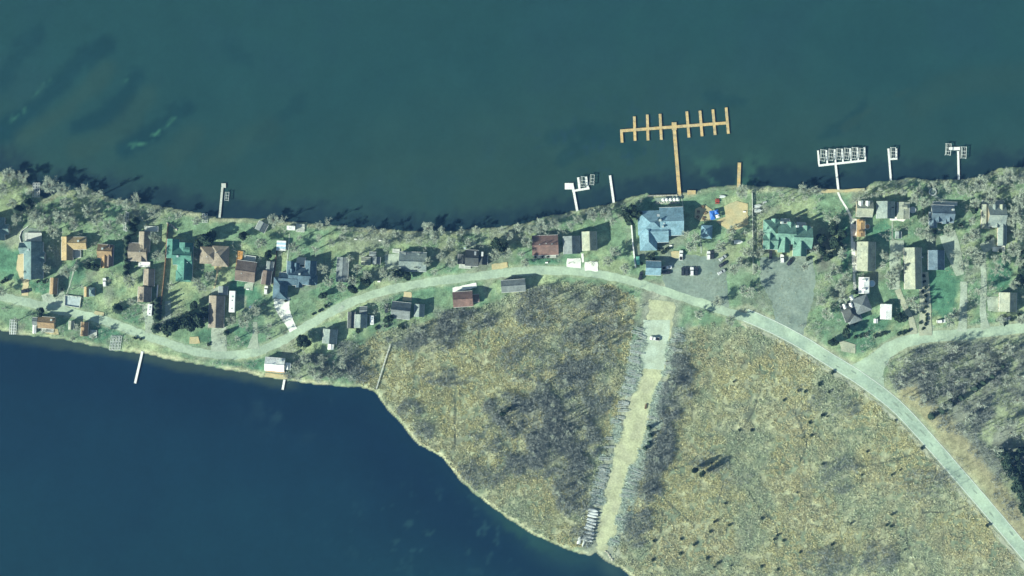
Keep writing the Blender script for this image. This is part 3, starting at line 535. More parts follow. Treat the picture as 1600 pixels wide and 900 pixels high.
B('cottage', 'house with navy north roof and pale south roof below the road', 'house', 'navy-roofed house', 'r_dark', 'siding_g', [(612,472,642,498,'x','g',3.0,.72,'r_grey')], 6, HG)
B('garage', 'pale garage at the right of navy-roofed house', 'garage', 'pale garage', 'r_lgrey', 'siding_g', [(648,475,663,495,'y','g',2.8,.6)], 2)
B('shed', 'pale square hut on the dry lawn left of grey double hut', 'shed', 'pale square hut', 'r_cream', 'siding_t', [(565,402,580,414,'x','g',2.7,.45)], 3, None, windows=False)
B('shed', 'grey square hut on the dry lawn beside the pale hut', 'shed', 'grey square hut', 'r_grey', 'siding_g', [(583,401,595,413,'y','g',2.7,.45),(577,394,588,400,'x','g',2.3,.3)], 3, None, windows=False)
B('lake_house', 'long pale grey house with patio at its left end', 'house', 'long pale grey house', 'r_lgrey', 'siding_g', [(624,394,667,424,'x','g',3.3,.5),(624,395,645,412,'y','g',3.35,.3,'r_grey'),(647,396,664,411,'y','g',3.4,.3)], 2, HG, vents=[(649,418,5,'rubber'),(652,418,5,'rubber'),(655,419,5,'rubber')], decks=[(613,390,624,396,.6,'deckgrey')])
B('lake_house', 'dark grey house almost hidden in shade above the road', 'house', 'dark grey shaded house', 'r_dark', 'siding_g', [(727,391,748,416,'x','g',3.4,.6),(716,398,732,414,'y','g',3.2,.5),(745,398,762,413,'y','g',3.2,.5)], 3, HG, skylights=[(741,393,744,399,5.3,-.6,'white'),(752,393,755,400,5.2,-.2,'white')], chimneys=[(726,389,7)], decks=[(718,414,736,420,.7,'deckgrey')])
B('barn', 'red-brown barn south of the road with side lean-to', 'barn', 'red-brown barn', 'r_red', 'siding_b', [(708,455,739,479,'x','g',3.4,.6),(739,461,749,473,'x','g',2.6,.3,'r_brown')], -4)
B('barn', 'grey-green barn standing close to the south side of the road', 'barn', 'grey-green barn', 'r_lgrey', 'siding_g', [(783,437,821,456,'x','g',3.6,.6,'r_grey')], -4)
B('lake_house', 'wide red-brown roofed house on a small green lawn', 'house', 'wide red-brown house', 'r_red', 'siding_t', [(831,368,872,399,'x','g',3.3,.42)], -2, HG, vents=[(843,382,7),(853,381,7),(862,382,7)], decks=[(834,399,868,403,.5,'deckgrey')])
B('cottage', 'grey-green cottage left of a pair above white driveways', 'house', 'grey-green cottage', 'r_lgrey', 'siding_g', [(880,369,906,397,'y','g',3.2,.62,'r_grey')], -2, HG)
B('cottage', 'pale cream cottage right of a pair above white driveways', 'house', 'pale cream cottage', 'r_cream', 'siding_t', [(909,362,932,392,'y','g',3.4,.75)], -2, HG)
# --- centre
B('lodge', 'large steel-blue lodge roof at the foot of the long wooden pier', 'lodge', 'large steel-blue lodge', 'r_blue', 'siding_g',
  [(996,329,1040,367,'x','h',4.2,.5),(1030,325,1067,369,'x','g',4.3,.42),(998,347,1025,391,'y','h',4.0,.55),(1012,345,1043,379,'x','g',4.05,.36)], -2, None, chimneys=[(1030,345,9,.6),(1034,355,8.6,.5,'galv')], skylights=[(1026,335,1031,339,6.2,-.42,'alu'),(1032,335,1038,339,6.2,-.42,'alu')], vents=[(1036,350,8.4,'white')])
B('garage', 'steel-blue garage south of the large lodge', 'garage', 'steel-blue garage', 'r_blue', 'siding_g', [(1008,408,1032,430,'x','g',3.2,.6)], 2)
B('cottage', 'small steel-blue hip-roofed house beside the sand court', 'house', 'small steel-blue house', 'r_blue', 'siding_g', [(1094,352,1112,373,'y','h',3.2,.5)], 3, HG, vents=[(1104,369,4.5,'rubber')])
B('villa', 'teal-roofed row of three joined villas with stepped gables', 'house', 'teal-roofed villas', 'r_teal', 'siding_t',
  [(1190,345,1217,374,'x','h',4.3,.6),(1190,364,1214,391,'x','g',4.2,.5),(1212,350,1241,382,'x','g',4.4,.55),(1237,354,1267,388,'x','g',4.35,.55),
   (1191,366,1209,391,'y','g',3.3,1.0),(1214,372,1233,395,'y','g',3.4,1.0),(1238,377,1259,400,'y','g',3.35,1.0),(1203,343,1213,362,'y','g',4.3,.6),(1227,347,1238,364,'y','g',4.4,.6),(1252,352,1263,370,'y','g',4.4,.6)], 2, None,
  chimneys=[(1218,349,9,.6,'white'),(1242,354,9,.6,'white')], dormers=[(1214,371,9,10,'y',6.2,.7),(1238,377,9,10,'y',6.2,.7)], decks=[(1218,342,1232,348,2.6,'deckgrey'),(1243,347,1257,353,2.6,'deckgrey')])
# --- right
B('cabin', 'cream-roofed cabin with two white north dormers near the beach', 'cabin', 'cream cabin by the beach', 'r_cream', 'siding_t', [(1336,314,1362,339,'x','g',3.1,.55,'r_cream')], 2, 'cabins right of the white footpath', dormers=[(1342,319,7,9,'y',4.6,.5,'r_white'),(1353,319,7,9,'y',4.6,.5,'r_white')])
B('cabin', 'cabin with cream west roof and dark east roof', 'cabin', 'cream and dark cabin', 'r_lgrey', 'siding_g', [(1368,315,1396,342,'y','g',3.2,.72,'r_lgrey')], 1, 'cabins right of the white footpath', skylights=[(1385,324,1394,325.4,4.6,0,'rubber')])
B('cabin', 'plain cream low-roofed cabin beside the round tub', 'cabin', 'plain cream cabin', 'r_cream', 'siding_t', [(1400,316,1419,343,'y','g',3.0,.25)], 1, 'cabins right of the white footpath', dormers=[(1411,324,6,8,'x',3.7,.5)])
B('cabin', 'small bright orange-roofed cabin beside the white footpath', 'cabin', 'orange-roofed cabin', 'r_orange', 'orangewood', [(1337,343,1350,370,'y','g',2.9,.3)], 0, 'cabins right of the white footpath', dormers=[(1343,346,4,7,'x',3.6,.7),(1343,362,4,7,'x',3.6,.7)])
B('motel', 'long two-tone block with four small dormers along the white walkway', 'motel block', 'long block with dormers', 'r_cream', 'siding_t', [(1337,378,1366,424,'y','g',3.6,.72,'r_cream')], 1, None, dormers=[(1345,382.5,4.5,7,'x',4.9,.8),(1345,394,4.5,7,'x',4.9,.8),(1345,404,4.5,7,'x',4.9,.8),(1346,415.5,4.5,7,'x',4.9,.8)])
B('annex', 'small white-roofed annex south of the long block with dormers', 'annex', 'small white-roofed annex', 'r_white', 'siding_w', [(1340,433,1356,459,'y','g',3.4,.2)], 1, None, dormers=[(1347,438,4,6,'x',4.0,.6),(1347,452,4,6,'x',4.0,.6)])
B('lake_house', 'dark grey angular house with cut-corner roofs near the junction', 'house', 'dark grey angular house', 'r_grey', 'siding_g', [(1314,468,1338,498,'y','h',4.0,.5,'r_dark'),(1331,466,1359,492,'x','h',4.4,.38),(1318,480,1340,502,'x','h',3.6,.4)], -20, HG, dormers=[(1320,472,5,8,'y',5.4,.5,'r_white'),(1330,474,5,8,'y',5.6,.5,'r_white'),(1335,463,6,8,'y',5,.5,'r_white')])
B('garage', 'white flat-roofed garage on green lawn near the junction', 'garage', 'white flat-roofed garage', 'r_white', 'siding_w', [(1374,475,1391,499,'y','g',3.4,.08)], 2)
B('shed', 'tiny white hut at the corner of the white garage', 'shed', 'tiny white hut', 'r_white', 'siding_w', [(1364,498,1370,505,'y','g',2.2,.3)], 2, None, windows=False)
B('motel', 'long cream and navy roofed block beside the shrub row', 'motel block', 'long cream and navy block', 'r_cream', 'siding_t', [(1411,387,1438,452,'y','g',3.4,.8,'r_cream')], -1)
B('barn', 'slate-blue barn with white south eave on bright green lawn', 'barn', 'slate-blue barn', 'r_steel', 'siding_w', [(1448,391,1473,422,'y','g',3.6,.55)], 0)
B('lake_house', 'slate-blue house with two south dormers and fire pit path', 'house', 'slate-blue house with dormers', 'r_steel', 'siding_g', [(1452,321,1488,348,'x','g',3.7,.6),(1449,332,1462,357,'y','g',3.4,.6),(1470,330,1480,350,'y','g',3.6,.65)], 2, HG, dormers=[(1463,343,7,9,'y',5.2,.8),(1480,342,7,9,'y',5.2,.8)], decks=[(1456,315,1494,321,.9,'deckgrey')], chimneys=[(1484,328,8)])
B('lake_house', 'cream and grey H-shaped house at the far right shore', 'house', 'cream H-shaped house', 'r_lgrey', 'siding_t', [(1531,320,1543,358,'y','g',3.5,.5,'r_cream'),(1540,320,1568,354,'x','g',3.9,.6),(1557,345,1570,384,'y','g',3.4,.6),(1548,346,1560,356,'y','g',3.4,.7)], 1, HG, dormers=[(1550,325,7,10,'y',5.5,.7),(1561,325,7,10,'y',5.5,.7,'r_cream')], decks=[(1533,313,1567,319,.9,'deckgrey')])
B('cottage', 'cream and grey cottage with pale forecourt near the right edge', 'house', 'cream and grey cottage', 'r_cream', 'siding_t', [(1559,457,1586,487,'y','g',3.3,.6)], 1, HG)
B('shed', 'small grey shed in the yard above the gravelled patio', 'shed', 'small yard shed', 'r_lgrey', 'siding_g', [(1398,362,1407,373,'y','g',2.4,.4)], 1, None, windows=False)

# ---------------------------------------------------------------- labels for small repeated things: by the nearest landmark
def dir_phrase(dx, dy):
    a = math.degrees(math.atan2(-dy, dx)) % 360
    return ['right of','above and right of','above','above and left of','left of','below and left of','below','below and right of'][int((a+22.5)//45) % 8]
PEND = []
def near_label(o, look, x, y): PEND.append((o, look, x, y))
ORD = ['nearest','second nearest','third nearest','fourth nearest','fifth nearest','sixth nearest','seventh nearest','eighth nearest','ninth nearest','tenth nearest','eleventh nearest','twelfth nearest','thirteenth nearest','fourteenth nearest','fifteenth nearest','sixteenth nearest','seventeenth nearest','eighteenth nearest','nineteenth nearest','twentieth nearest','farthest']
def flush_labels():
    g = {}
    for o, look, x, y in PEND:
        ph, sx, sy, sr = min(SITES, key=lambda s: math.hypot(s[1]-x, s[2]-y)-s[3]); d = math.hypot(sx-x, sy-y)
        g.setdefault((look, dir_phrase(x-sx, y-sy), ph), []).append((d, o))
    for (look, dr, ph), L in g.items():
        L.sort(key=lambda t: t[0])
        for i, (d, o) in enumerate(L):
            o['label'] = f'{look} {dr} the {ph}' if len(L) == 1 else f'{look} {dr} the {ph}, {ORD[min(i,len(ORD)-1)]}'
# ---------------------------------------------------------------- docks and piers
def dock(name, label, mt, runs, group=None, post='darkwood', zt=.75, phrase=None):
    """runs: (part name, start px, end px, width px); each run is laid in separate deck sections"""
    ox, oy = runs[0][1]; wx, wy = PX(ox, oy); root = empty(name, (wx, wy, 0), label, 'dock', group)
    if phrase: SITES.append((phrase, (runs[0][1][0]+runs[0][2][0])/2, (runs[0][1][1]+runs[0][2][1])/2, 8))
    pm = MB().tube((0,0,-2.0), (0,0,zt+.35), .10, .10, 6).mesh('post', M[post])
    for i, (pn, a, b, w) in enumerate(runs):
        ax, ay = PX(*a); bx, by = PX(*b); L = math.hypot(bx-ax, by-ay); n = max(1, round(L/3.2)); dx, dy = (bx-ax)/L, (by-ay)/L; W = w*S
        sec = MB(); l = L/n-.05
        for k in range(3): sec.box(0, -W/2+k*W/3+.01, -.16, l, -W/2+(k+1)*W/3-.01, 0)
        me = sec.mesh(pn, M[mt]); ang = math.atan2(dy, dx)
        for k in range(n):
            o = new_obj(pn, me, root, (ax-wx+dx*L*k/n, ay-wy+dy*L*k/n, zt-.006*i)); o.rotation_euler = (0, 0, ang)
            for s_ in (-1, 1): new_obj('post', pm, root, (ax-wx+dx*(L*(k+.95)/n)-dy*s_*(W/2+.1), ay-wy+dy*(L*(k+.95)/n)+dx*s_*(W/2+.1), 0))
    return root
cross = lambda x: 204.6-(x-969)*(204.6-192)/(1137-969)
pier = [('walkway', (1062,308), (1053.6,203), 5.4), ('crosswalk', (969,cross(969)), (1139,cross(1139)), 4.6), ('hub_platform', (1053.6,203), (1053.2,191), 7.5)]
for x0, y0, x1, y1 in [(971,205,972,223),(991,182,992.3,220),(1011.3,179,1012.5,219.5),(1031.3,178,1033.3,218.5),(1073,174,1076.5,215),(1093.6,173,1097,213),(1113.8,171,1117.4,211),(1134.6,168,1138,209)]:
    pier.append(('finger', (x0,y0), (x1,y1), 4.2))
dock('pier', 'long yellow wooden pier with comb of eight finger docks', 'pine', pier, None, phrase='long wooden pier')
dock('jetty', 'short yellow wooden jetty right of the long comb pier', 'pine', [('walkway', (1154,293), (1155.3,254), 5.2)], None, phrase='short wooden jetty')
tag(MB().box(-2.6,-1.3,0,2.6,1.3,.35).build('swim_platform', M['pine'], None, (*PX(1080.5,300.5), G+.01), bevel=.06), 'tan square wooden platform lying on shore beside the long pier', 'platform')
dock('dock', 'white F-shaped dock with square end platform and two slips', 'white', [('walkway', (902,330), (896,297), 3.6), ('walkway', (896,297), (894,287), 3.6), ('crosswalk', (894,298.5), (921,294), 3.4), ('platform', (882.5,291), (896,291), 10), ('finger', (905.5,296.5), (903.3,277), 3.4), ('finger', (918.5,294.5), (915.5,276), 3.4)], None, 'galv', phrase='white F-shaped dock')
dock('dock', 'straight white dock between F-shaped dock and long pier', 'white', [('walkway', (959,317), (953,274), 3.6)], None, 'galv', phrase='straight white dock')
run6 = [('walkway', (1310,298), (1305.5,256), 3.4), ('crosswalk', (1279,258.8), (1353,250.5), 3.4)]
for i, (x, y) in enumerate([(1278,235),(1291,234.5),(1304,233),(1315.5,232),(1328,231.5),(1339.5,230),(1350.5,229.5)]): run6.append(('finger', (x+1.6, 257-(x-1279)*.112), (x,y), 2.6))
dock('dock', 'white comb-shaped dock with six boat slips', 'white', run6, None, 'galv', phrase='white six-slip dock')
dock('dock', 'white dock with one boxed slip at its end', 'white', [('walkway', (1392,282), (1388,232), 3.0), ('crosswalk', (1389,249), (1402,248), 2.6), ('finger', (1401,248), (1400.5,232), 2.4)], None, 'galv', phrase='white single-slip dock')
dock('dock', 'white T-shaped dock with a boat lift on either side', 'white', [('walkway', (1498,281), (1497,236), 3.2), ('crosswalk', (1483,232.5), (1500,232), 5)], None, 'galv', phrase='white T-shaped dock')
dock('dock', 'grey dock with round end platform below the left shore houses', 'deckgrey', [('walkway', (343,340), (347.5,292), 3.4), ('platform', (346,290), (353,290), 7)], None, phrase='grey round-ended dock')
dock('dock', 'long narrow white dock reaching into the dark southern lake', 'white', [('walkway', (222.5,549), (211,599), 3.6)], None, 'galv', phrase='southern white dock')
dock('dock', 'tiny white dock below the white-roofed cottage', 'white', [('walkway', (444.5,593), (441.5,609), 3.4)], None, 'galv')
dock('boardwalk', 'thin pale boardwalk crossing the marsh to the south lake', 'deckgrey', [('walkway', (610,538), (598,575), 1.8), ('walkway', (598,575), (588,608), 1.8)], None, zt=1.7, phrase='marsh boardwalk')

# ---------------------------------------------------------------- boat lifts
def make_lift(L=7.4, W=3.4):
    root = empty('boat_lift', (0,0,0), 'pale metal boat lift', 'boat lift', 'boat lifts standing beside the docks'); t = .30
    rail = MB().box(-L/2, -t/2, 1.7, L/2, t/2, 2.0).mesh('side_rail', M['alu']); beam = MB().box(-t*.4, -W/2+.18, 1.75, t*.4, W/2-.18, 1.95).mesh('crossbeam', M['alu'])
    post = MB().box(-.12, -.12, -2, .12, .12, 2.4).mesh('post', M['galv']); bunk = MB().box(-L*.42, -.12, .5, L*.42, .12, .7).mesh('bunk', M['deckgrey'])
    for s_ in (-1, 1):
        new_obj('side_rail', rail, root, (0, s_*(W/2), 0)); new_obj('bunk', bunk, root, (0, s_*W*.2, 0))
        for e in (-1, 1): new_obj('post', post, root, (e*L/2*.96, s_*(W/2+.02), 0))
    for e in (-1, -.4, .25, 1): new_obj('crossbeam', beam, root, (e*L/2*.93, 0, 0))
    return root
lift0 = make_lift(); lifts = [(925,281,86,.9),(911,284,86,.9),(1285,243,84,1),(1297.8,242,84,1),(1310,241,84,.95),(1322,240.5,84,1),(1334,239.5,84,1),(1345.5,239,84,.8),(1394.8,239,88,.95),(1481,233.5,86,1),(1505,238.5,88,1),(355,307,86,.75)]
for i, (x, y, a, s_) in enumerate(lifts):
    loc = (*PX(x, y), 0); o = lift0 if i == 0 else copy_thing(lift0, loc, math.radians(a), (s_, s_*.92, 1))
    if i == 0: o.location = loc; o.rotation_euler = (0,0,math.radians(a)); o.scale = (s_, s_*.8, 1)
    near_label(o, 'pale metal boat lift', x, y)
# lifts and dock sections stored on the grass along the south shore
sec0 = empty('dock_section', (0,0,0), 'x', 'dock section', 'dock sections stored on land')
for s_ in (-1, 1): MB().box(-4.2, s_*.55-.14, .45, 4.2, s_*.55+.14, .62).build('side_rail', M['alu'], sec0)
for k in range(6): MB().box(-4.0+k*1.58, -.41, .47, -3.75+k*1.58, .41, .60).build('cross_tread', M['alu'], sec0)
for k in (-3.6, 3.6):
    for s_ in (-1, 1): MB().box(k-.08, s_*.55-.08, 0, k+.08, s_*.55+.08, .45).build('leg', M['galv'], sec0)
first = [True]
def place_section(x, y, ang, sx=1.0, sy=1.0, z=0, look='pale stored dock section'):
    loc = (*PX(x, y), G+z)
    if first[0]: o = sec0; o.location = loc; o.rotation_euler = (0,0,math.radians(ang)); o.scale = (sx, sy, 1); first[0] = False
    else: o = copy_thing(sec0, loc, math.radians(ang), (sx, sy, 1))
    near_label(o, look, x, y)
for x in (17, 20.5, 24): place_section(x, 511, 88, 1.1, 1)
for x in (174, 178.5, 183, 187.5): place_section(x, 536, 82, 1.1, 1)
for x in (195.5, 198.8): place_section(x, 345+(x-195)*.5, 84, 1.45, .9)
for x in (53, 57, 61): place_section(x, 297, 88, 1.1, .9)
for x in (318, 322.5): place_section(x, 341, 88, .7, 1)

# ---------------------------------------------------------------- vehicles
def make_car(kind, paint):
    root = empty('parked_car', (0,0,0), 'car', 'car', 'parked cars')
    L, W, H = dict(suv=(4.9,2.0,1.75), sedan=(4.7,1.85,1.45), pickup=(5.6,2.05,1.8))[kind]
    body = MB(); xs = [-L/2, -L/2+.25, L/2-.9, L/2-.1, L/2]; zs = [.75, .98, .98, .86, .7]
    v = []
    for x, z in zip(xs, zs):
        ins = .12 if abs(x) > L/2-.15 else 0
        v += [(x, -W/2+ins, .32), (x, W/2-ins, .32), (x, W/2-ins, z*.8), (x, W/2-ins-.08, z), (x, -W/2+ins+.08, z), (x, -W/2+ins, z*.8)]
    f = [tuple(range(5,-1,-1)), tuple(range(24, 30))] + [(6*i+j, 6*i+(j+1)%6, 6*i+6+(j+1)%6, 6*i+6+j) for i in range(4) for j in range(6)]
    new_obj('body', body.add(v, f).mesh('body', paint), root)
    c0, c1 = dict(suv=(-L/2+.2, L/2-1.5), sedan=(-L/2+.75, L/2-1.4), pickup=(-L/2+2.2, L/2-1.4))[kind]
    def frus(n, x0, x1, w0, X0, X1, w1, z0, z1, m):
        MB().add([(x0,-w0,z0),(x1,-w0,z0),(x1,w0,z0),(x0,w0,z0),(X0,-w1,z1),(X1,-w1,z1),(X1,w1,z1),(X0,w1,z1)], [(3,2,1,0),(4,5,6,7),(0,1,5,4),(1,2,6,5),(2,3,7,6),(3,0,4,7)]).build(n, m, root)
    frus('window_band', c0, c1, W/2-.1, c0+.25, c1-.6, W/2-.27, .96, H-.06, M['glass'])
    frus('roof', c0+.2, c1-.55, W/2-.24, c0+.3, c1-.7, W/2-.32, H-.058, H+.02, paint)
    if kind == 'pickup': MB().box(-L/2+.2, -W/2+.2, .985, -L/2+2.0, W/2-.2, 1.0).build('truck_bed', M['rubber'], root)
    wh = MB().tube((0,-.12,0),(0,.12,0),.35,.35,12).mesh('wheel', M['rubber'])
    for ex in (-1, 1):
        for s_ in (-1, 1): new_obj('wheel', wh, root, (ex*L*.31, s_*(W/2-.08), .35))
    lm = MB().box(-.04,-.17,-.08,.04,.17,.08).mesh('headlight', M['alu'])
    for s_ in (-1, 1): new_obj('headlight', lm, root, (L/2-.01, s_*W*.33, .66))
    return root
cars = {k: make_car(*k2) for k, k2 in dict(ws=('suv',M['car_white']), ds=('suv',M['car_dark']), ss=('sedan',M['car_silver']), dd=('sedan',M['car_dark']), wp=('pickup',M['car_white'])).items()}
used = set()
def place_car(k, x, y, ang, label, sc=1.0, cat='car'):
    loc = (*PX(x, y), G+.14)
    if k in used: o = copy_thing(cars[k], loc, math.radians(ang), (sc,)*3, label)
    else: o = cars[k]; o.location = loc; o.rotation_euler = (0,0,math.radians(ang)); o.scale = (sc,)*3; o['label'] = label; used.add(k)
    o['category'] = cat
    return o
for k, x, y, a, lb in [('ws',164,441,94,'white and dark car standing on lawn above small tan shed'),('ws',416,453,86,'white car parked in front of the dark brown garage'),('ds',604,482,88,'black car parked left of the navy-roofed house'),
   ('wp',1064,399,88,'white pickup nosed up to the lawn south of the big lodge'),('ws',1107,399,90,'white car at the top edge of the gravel yard'),('ds',1113,398,90,'black car beside the white one at the gravel yard'),
   ('ss',1129,403,36,'silver car parked diagonally at the right of the gravel yard'),('dd',1129,413,34,'black sedan parked diagonally below the silver one'),('ss',1127,425,30,'silver car parked diagonally below the black sedan'),
   ('dd',1067,424,90,'black sedan at the left end of row in gravel yard'),('ds',1073,424,90,'dark car second from left in the gravel yard row'),('ws',1081,424,90,'white car in the middle of the gravel yard row'),('dd',1088,424,90,'dark sedan right of white car in gravel yard row'),
   ('wp',1042,418,8,'white pickup beside the steel-blue garage'),('dd',1041,426,4,'dark sedan below the white pickup beside the steel-blue garage'),('ds',1001,431,75,'dark car at the foot of the white wall'),
   ('ws',1222,404,92,'white car parked in front of the teal villas'),('dd',1234,409,55,'dark sedan parked in front of the teal villas'),('wp',1023,529,172,'white pickup alone on the pale lane apron'),('dd',1204,398,88,'dark sedan in shade by the left teal villa'),
   ('ss',1572,498,10,'silver car in the garden south of the cream and grey cottage'),('ws',1470,502,6,'white car parked under trees by bright green lawn'),('dd',40,455,8,'dark car beside the tan driveway at far left')]:
    place_car(k, x, y, a, lb, 1.12)
def make_camper(L, W, H, paint):
    root = empty('camper', (0,0,0), 'camper', 'camper', 'parked campers and vans')
    MB().box(-L/2, -W/2, .6, L/2, W/2, H).build('body', paint, root, bevel=.22)
    MB().box(L*.22-.45, -.45, H+.002, L*.22+.45, .45, H+.3).build('air_conditioner', M['galv'], root, bevel=.06)
    for fx in (-.32, .05): MB().box(L*fx-.25, -.25, H+.002, L*fx+.25, .25, H+.16).build('roof_vent', M['rubber'], root)
    wm = MB().box(-.6,-.02,-.3,.6,.02,.3).mesh('window', M['glass'])
    for s_ in (-1, 1):
        for fx in (-.25, .2): new_obj('window', wm, root, (L*fx, s_*(W/2+.012), H*.62))
    wh = MB().tube((0,-.14,0),(0,.14,0),.42,.42,12).mesh('wheel', M['rubber'])
    for ex in (-.28, .3):
        for s_ in (-1, 1): new_obj('wheel', wh, root, (L*ex, s_*(W/2-.16), .42))
    return root
for L, W, H, x, y, a, lb in [(7.4,3.0,3.1,235.5,484,86,'white camper with dark roof vents below the grey and tan garage'),(13.5,3.8,3.6,364,471,88,'long white camper parked right of the long brown barn'),(5.6,2.4,2.4,318,498,88,'small pale grey camper trailer left of the long brown barn'),(5.8,2.6,2.6,581.5,500,90,'white van at the right of the pale green two-tone barn')]:
    r = make_camper(L, W, H, M['alu'] if H == 2.4 else M['car_white']); r.location = (*PX(x, y), G+.03); r.rotation_euler = (0,0,math.radians(a)); r['label'] = lb
# boats
def make_boat(L, W, hull, cover, canopy=None):
    root = empty('boat', (0,0,0), 'boat', 'boat', 'boats stored on land')
    v = []; st = [(-.5,.86,.86),(-.2,1,.95),(.15,.98,1.0),(.36,.62,1.08),(.5,.06,1.18)]
    for fx, w, h in st: v += [(fx*L, 0, .35+.25*max(0,fx)), (fx*L, W/2*w*.8, .62+.2*max(0,fx)), (fx*L, W/2*w, 1.05*h), (fx*L, -W/2*w, 1.05*h), (fx*L, -W/2*w*.8, .62+.2*max(0,fx))]
    f = [(0,1,2,3,4), (24,23,22,21,20)] + [(5*i+j, 5*i+(j+1)%5, 5*i+5+(j+1)%5, 5*i+5+j) for i in range(4) for j in range(5)]
    new_obj('hull', MB().add(v, f).mesh('hull', hull), root)
    c = []; 
    for fx, w, h in st: c += [(fx*L*.97, W/2*w*.93, 1.06*h), (fx*L*.97, W/2*w*.45, 1.06*h+.34), (fx*L*.97, -W/2*w*.45, 1.06*h+.34), (fx*L*.97, -W/2*w*.93, 1.06*h)]
    f = [(0,1,2,3), (19,18,17,16)] + [(4*i+j, 4*i+(j+1)%4, 4*i+4+(j+1)%4, 4*i+4+j) for i in range(4) for j in range(4)]
    new_obj('cover', MB().add(c, f).mesh('cover', cover), root)
    MB().box(-L/2-.5, -.25, .7, -L/2-.02, .25, 1.5).build('outboard_motor', M['rubber'], root)
    for k in (-.3, .25): MB().box(L*k-.15, -W*.38, 0, L*k+.15, W*.38, .52).build('cradle', M['galv'], root)
    return root
boat0 = make_boat(6.6, 2.0, M['car_white'], M['alu']); boatb = make_boat(5.6, 2.6, M['car_white'], M['alu'])
row = [(926.5,797,-12,1,'topmost white boat in the row beside the gravel lane'),(926.5,801.5,-13,1,'second white boat from the top in the row by the lane'),(925.5,806,-15,1,'third white boat from the top in the row by the lane'),(924.5,812,-14,.95,'fourth white boat from the top in the row by the lane'),
       (924,816.5,-18,.95,'fifth white boat from the top in the row by the lane'),(922.5,821.5,-20,.95,'sixth white boat from the top in the row by the lane'),(921,826,-22,1,'seventh white boat from the top in the row by the lane'),(920.5,832.5,-12,1,'eighth white boat from the top in the row by the lane'),
       (919.5,839,-10,1.05,'third white boat from the lake in the row by the lane'),(917.5,843.5,-14,1.05,'second white boat from the lake in the row by the lane'),(911.5,849,70,.7,'small white boat nearest the lake in the row by the lane')]
for i, (x, y, a, s_, lb) in enumerate(row):
    loc = (*PX(x, y), G+.02)
    if i == 0: o = boat0; o.location = loc; o.rotation_euler = (0,0,math.radians(a)); o['label'] = lb
    else: o = copy_thing(boat0, loc, math.radians(a + (180 if i % 3 == 1 else 0)), (s_, s_*.92, 1), lb)
for i, (x, y, a, s_, lb) in enumerate([(1153.5,378,2,1.05,'white covered boat on the dry lawn right of the gravel yard'),(1184,322,12,.85,'upper white covered boat by the fence left of villa lawn'),(1184,329,2,.9,'lower white covered boat by the fence left of villa lawn'),(1195,316,20,.5,'small white covered boat at the upper right of the pair'),(1129,307,2,.7,'pale covered boat on the lawn above sand court'),(905,844,75,.9,'pale blue-grey boat at the lake end of the lane')]):
    loc = (*PX(x, y), G+.02)
    if i == 0: o = boatb; o.location = loc; o.rotation_euler = (0,0,math.radians(a)); o['label'] = lb
    else: o = copy_thing(boatb, loc, math.radians(a), (s_,)*3, lb)
# pontoon with striped canopy in the narrow yard
pt = empty('pontoon_boat', (*PX(440,384), G), 'pontoon boat with blue and white striped canopy in the narrow yard', 'boat', None, math.radians(-3))
for s_ in (-1, 1): MB().tube((-3.2, s_*1.8, .45), (3.2, s_*1.8, .45), .42, .42, 10).build('pontoon', M['alu'], pt)
MB().box(-3.1, -3.0, .9, 3.1, 3.0, 1.05).build('deck', M['deckgrey'], pt)
for k in range(5): MB().box(-2.9, -3.1+k*1.25, 2.5, 2.9, -1.87+k*1.25, 2.62 + (.05 if k % 2 else 0)).build('canopy_strip', M['white'] if k % 2 == 0 else M['paleblue'], pt)
for a in (-2.7, 2.7):
    for b in (-2.8, 2.8): MB().tube((a,b,1.05),(a,b,2.5),.06,.06,6).build('canopy_post', M['galv'], pt)

# ---------------------------------------------------------------- trailers and dock frames stored along the gravel lane
def make_trailer():
    root = empty('boat_trailer', (0,0,0), 'x', 'trailer', 'trailers and frames stored along the gravel lane')
    for s_ in (-1, 1): MB().bar((-3.2, s_*.85, .6), (1.9, s_*.85, .6), .16, .14).build('side_rail', M['galv'], root); MB().bar((1.9, s_*.85, .6), (3.7, 0, .6), .15, .13).build('drawbar', M['galv'], root)
    for k in (-3.1, -1.6, .1, 1.8): MB().box(k-.08, -.76, .55, k+.08, .76, .66).build('crossbeam', M['galv'], root)
    for s_ in (-1, 1): MB().box(-2.9, s_*.42-.13, .68, 1.6, s_*.42+.13, .86).build('bunk', M['deckgrey'], root)
    wh = MB().tube((0,-.1,0),(0,.1,0),.33,.33,10).mesh('wheel', M['rubber'])
    for s_ in (-1, 1): new_obj('wheel', wh, root, (-1.2, s_*1.05, .33))
    return root
tr0 = make_trailer(); tfirst = [True]; rt = random.Random(5)
def lane_x(y):
    ys = [p[1] for p in LANE]; xs = [p[0] for p in LANE]; ws = LANE_W; return float(np.interp(y, ys, xs)), float(np.interp(y, ys, ws))
def trailer(x, y, a, s_):
    loc = (*PX(x, y), G+.02)
    if tfirst[0]: o = tr0; o.location = loc; o.rotation_euler = (0,0,math.radians(a)); tfirst[0] = False
    else: o = copy_thing(tr0, loc, math.radians(a), (s_, rt.uniform(.6, 1.1), 1))
    return o
TRL = []
def rowof(y0, y1, step, side, off, skip=.12):
    y = y0
    while y < y1:
        x, w = lane_x(y)
        if rt.random() > skip: TRL.append((side, x+side*(w/2+off+rt.uniform(-4,4.5)), y))
        y += step*rt.uniform(.8, 1.25)
SITES.append(('end of the gravel lane', 936, 858, 4))
rowof(524, 655, 6.5, 1, 12, .3); rowof(508, 652, 6.5, -1, 10, .35); rowof(652, 742, 6, -1, 11, .5); rowof(728, 790, 5, -1, 11, .1); rowof(735, 850, 6.5, 1, 10, .4)
cnt = {}
